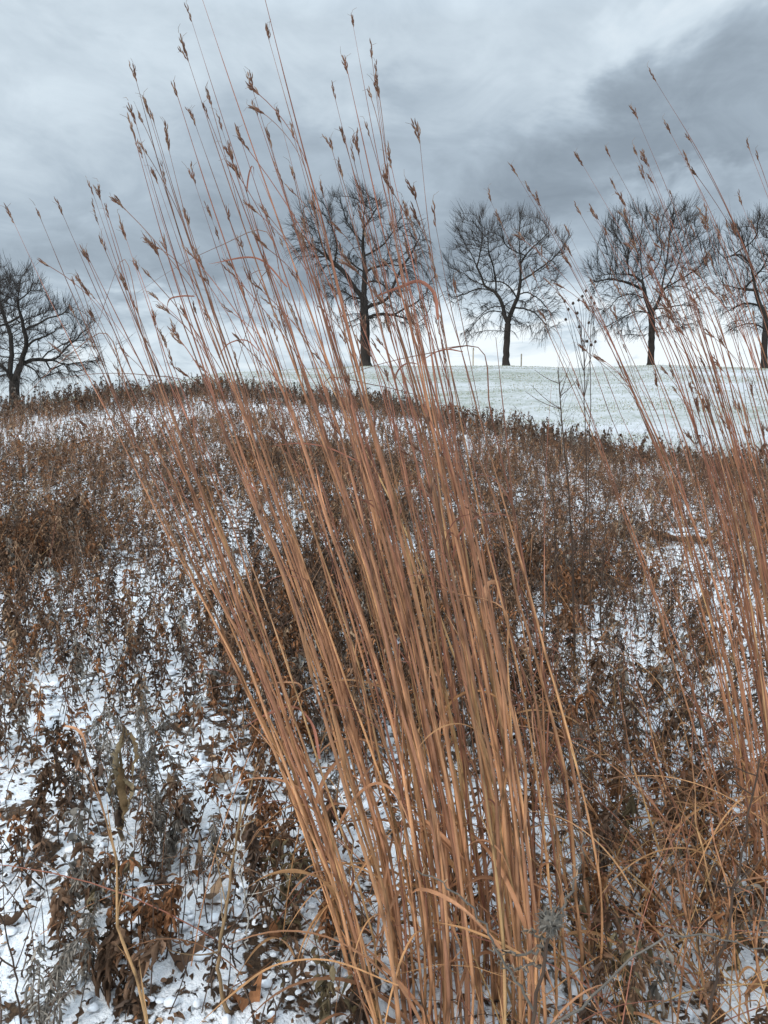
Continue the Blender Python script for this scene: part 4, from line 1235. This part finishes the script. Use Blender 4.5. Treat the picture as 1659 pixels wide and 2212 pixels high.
# dark bare stalks
for (pts, Y, r, lab) in [
        ([(1520, 2290), (1535, 2180), (1572, 2000), (1600, 1860), (1622, 1750), (1640, 1640)], 1.0, .0032, 'long dark bare stalk crossing the lower right corner'),
        ([(1236, 1660), (1240, 1400), (1238, 1200), (1222, 1000), (1205, 800)], 2.9, .0045, 'tall dark upright weed stalk standing between the two tall grass clumps'),
        ([(1196, 1600), (1204, 1400), (1200, 1200), (1190, 1040), (1150, 900)], 3.1, .0036, 'thinner dark weed stalk just right of the big grass clump'),
        ([(1296, 1540), (1300, 1380), (1304, 1200), (1310, 1060)], 3.4, .0034, 'short dark weed stalk in front of the brown leaf clusters'),
        ([(0, 2280), (40, 2150), (20, 2040), (-10, 1950)], 1.0, .0024, 'thin dark stalk leaning out of the lower left corner'),
        ([(505, 2290), (480, 2150), (490, 1950), (512, 1800), (520, 1730)], 1.25, .0042, 'brown woody stalk standing left of the big clump near the bottom'),
        ([(530, 2090), (535, 1990), (520, 1880), (522, 1760)], 1.4, .0020, 'pale whitish bent stalk standing left of the big clump'),
        ([(255, 950), (258, 860), (255, 800), (250, 738)], 14.5, .010, 'tall bare weed standing above the prairie crest at the left'),
        ([(1208, 1000), (1212, 900), (1208, 840), (1205, 792)], 9.0, .005, 'thin bare weed standing before the snowy lawn')]:
    b = MB()
    col = DK if 'pale' not in lab else np.array([.5, .47, .42])
    if 'woody' in lab: col = np.array([.26, .17, .09])
    P = stalk(b, pts, Y, r, col, 26)
    n = 26
    fine = Y > 2
    for k in range(22 if fine else 7):
        j = rt.integers(8, n - 1); o = nrm(rt.normal(size=3) * np.array([1, 1, .3]) + np.array([0, 0, .9]))
        Lb = rt.uniform(.03, .16) * (1 if Y < 6 else 3)
        q = np.linspace(0, 1, 6)[:, None]
        pb = P[j] + o * Lb * q + np.array([0, 0, .25 * Lb]) * q ** 2
        b.tubes(pb[None], np.linspace(r * .38, r * .15, 6)[None], col * 1.2, 4)
    g0 = P[0]
    e = empty('weed_stalk', g0, lab, 'plant')
    b.build('stem', M_stem, e, g0)

# clusters of brown leaves and a snow-capped log on the right
for (u, v, sc, lab) in [(1245, 1300, 1.0, 'rounded clump of rust-brown leaves half buried in snow between the clumps'), (1232, 1360, .7, 'small brown leaf clump just below the rounded rust-brown one'), (1335, 1160, .6, 'dark brown leaf clump left of the snow-capped log')]:
    g0 = ground_hit(u, v); M = 150
    e = empty('leaf_clump', g0, lab, 'plant')
    dd = nrm(rt.normal(size=(M, 3))); dd[:, 2] = np.abs(dd[:, 2])
    p0 = g0 + dd * np.array([.12, .1, .2]) * sc * rt.uniform(.3, 1, (M, 1))
    lb = MB(); leaves(lb, p0, rt.uniform(0, 6.28, M), rt.uniform(.03, .07, M) * sc, rt.uniform(.010, .02, M) * sc, rt.uniform(.6, 1.6, M), RUST * rt.uniform(.5, 1.1, (M, 1)), rt, 6)
    lb.build('foliage', M_leaf, e, g0)
    sb = MB(); sp = np.repeat(g0[None], 6, 0)
    sb.tubes(np.stack([sp, sp + rt.normal(0, .05, (6, 3)) * sc + np.array([0, 0, .1]) * sc, sp + rt.normal(0, .09, (6, 3)) * sc + np.array([0, 0, .2]) * sc], 1), np.full((6, 3), .003), DK, 5)
    sb.build('stem', M_stem, e, g0)
M_cap = bpy.data.materials.new('snow_cap'); M_cap.use_nodes = True
bs = M_cap.node_tree.nodes['Principled BSDF']; bs.inputs['Base Color'].default_value = (.82, .85, .89, 1); bs.inputs['Roughness'].default_value = .7
g0 = ground_hit(1465, 1165)
lg = empty('fallen_log', g0, 'dark fallen log capped with snow on the prairie at the right', 'log')
b = MB(); cp = MB(); t = np.linspace(-1, 1, 18)
for (oy, oz, L, r) in [(0, .04, .30, .035), (-.16, .03, .22, .028)]:
    P = np.stack([g0[0] + t * L, g0[1] + oy + .06 * t, g0[2] + oz + .02 * np.sin(t * 3) - .05 * t], -1)
    b.tubes(P[None], (r * (1 + rt.normal(0, .06, 18)))[None], DK * 1.2, 9)
    q = P + np.array([0, 0, r * .75])
    cp.tubes(q[None], (r * .8 * np.sqrt(np.clip(1 - t ** 4, .02, 1)) * (1 + rt.normal(0, .1, 18)))[None], (1, 1, 1), 9)
b.build('bark', M_bark, lg, g0); cp.build('snow_cap', M_cap, lg, g0)

# short grass showing through the snow on the lawn
rgz = np.random.default_rng(71)
M = 90000
yy = rgz.uniform(13, 48, M); tt_ = rgz.uniform(-.45, .6, M); xx = tt_ * yy
ok = (yy > dbound(xx, yy)) & (rgz.random(M) < np.clip((fbm(xx * .35 + 8, yy * .9, 4) - .32) * 3.2, 0.04, 1))
xx, yy = xx[ok], yy[ok]; M = len(xx)
p0 = np.stack([xx, yy, hill(xx, yy) + 0.05 * (fbm(xx * 0.7, yy * 0.7, 3) - 0.45) - .005], 1)
hh = rgz.uniform(.015, .05, M)
az = rgz.uniform(0, 6.28, M)
dv = np.stack([np.cos(az) * .5, np.sin(az) * .5, np.ones(M)], 1) * hh[:, None]
P = np.stack([p0, p0 + dv * .5, p0 + dv], 1)
sd3 = np.broadcast_to(np.array([1.0, 0, 0]), (M, 3, 3))
b = MB(); b.strips(P, np.array([.008, .006, .0015]) * rgz.uniform(.5, 1.5, (M, 1)), sd3, np.where(rgz.random((M, 1)) < .6, np.array([.26, .29, .20]), np.array([.34, .31, .22])) * rgz.uniform(.6, 1.3, (M, 1)))
o = b.build('lawn_grass', M_veg, kind='stuff')
o['label'] = 'short mown grass showing through the snow on the hill'; o['category'] = 'grass'

# little mounds of snow lying on the litter
rm = np.random.default_rng(91)
x, y = scatter(5200, 0.95, 6.0, rm, 0.7)
M = len(x); seg, rings = 8, 4
th = np.arange(seg) * 2 * math.pi / seg; ph = np.linspace(0.05, math.pi * .55, rings)
U = np.stack([np.outer(np.sin(ph), np.cos(th)), np.outer(np.sin(ph), np.sin(th)), np.outer(np.cos(ph), np.ones(seg))], -1).reshape(-1, 3)
rr = rm.uniform(.004, .012, M) * np.where(y > 2, 1.35, 1) * np.where((rm.random(M) < .12) & (y > 2), 1.6, 1)
sq = np.stack([rm.uniform(.7, 1.5, M), rm.uniform(.7, 1.5, M), rm.uniform(.35, .8, M)], 1)
V = U[None] * (rr[:, None] * sq)[:, None, :] * (1 + rm.normal(0, .10, (M, len(U), 1))) + np.stack([x, y, ground_z(x, y) + .004 + rr * .15], 1)[:, None]
i = np.arange(rings - 1)[:, None]; k = np.arange(seg); k2 = (k + 1) % seg
q = np.stack([i * seg + k, (i + 1) * seg + k, (i + 1) * seg + k2, i * seg + k2], -1).reshape(-1, 4)
q = np.concatenate([q, [[0, 1, 2, 3], [0, 3, 4, 7], [4, 5, 6, 7]]])
b = MB(); b.add(V, (np.arange(M)[:, None, None] * len(U) + q).reshape(-1, 4), (1, 1, 1))
o = b.build('snow_mounds', M_cap, kind='stuff')
o['label'] = 'small lumps of snow resting on the dead leaves'; o['category'] = 'snow'
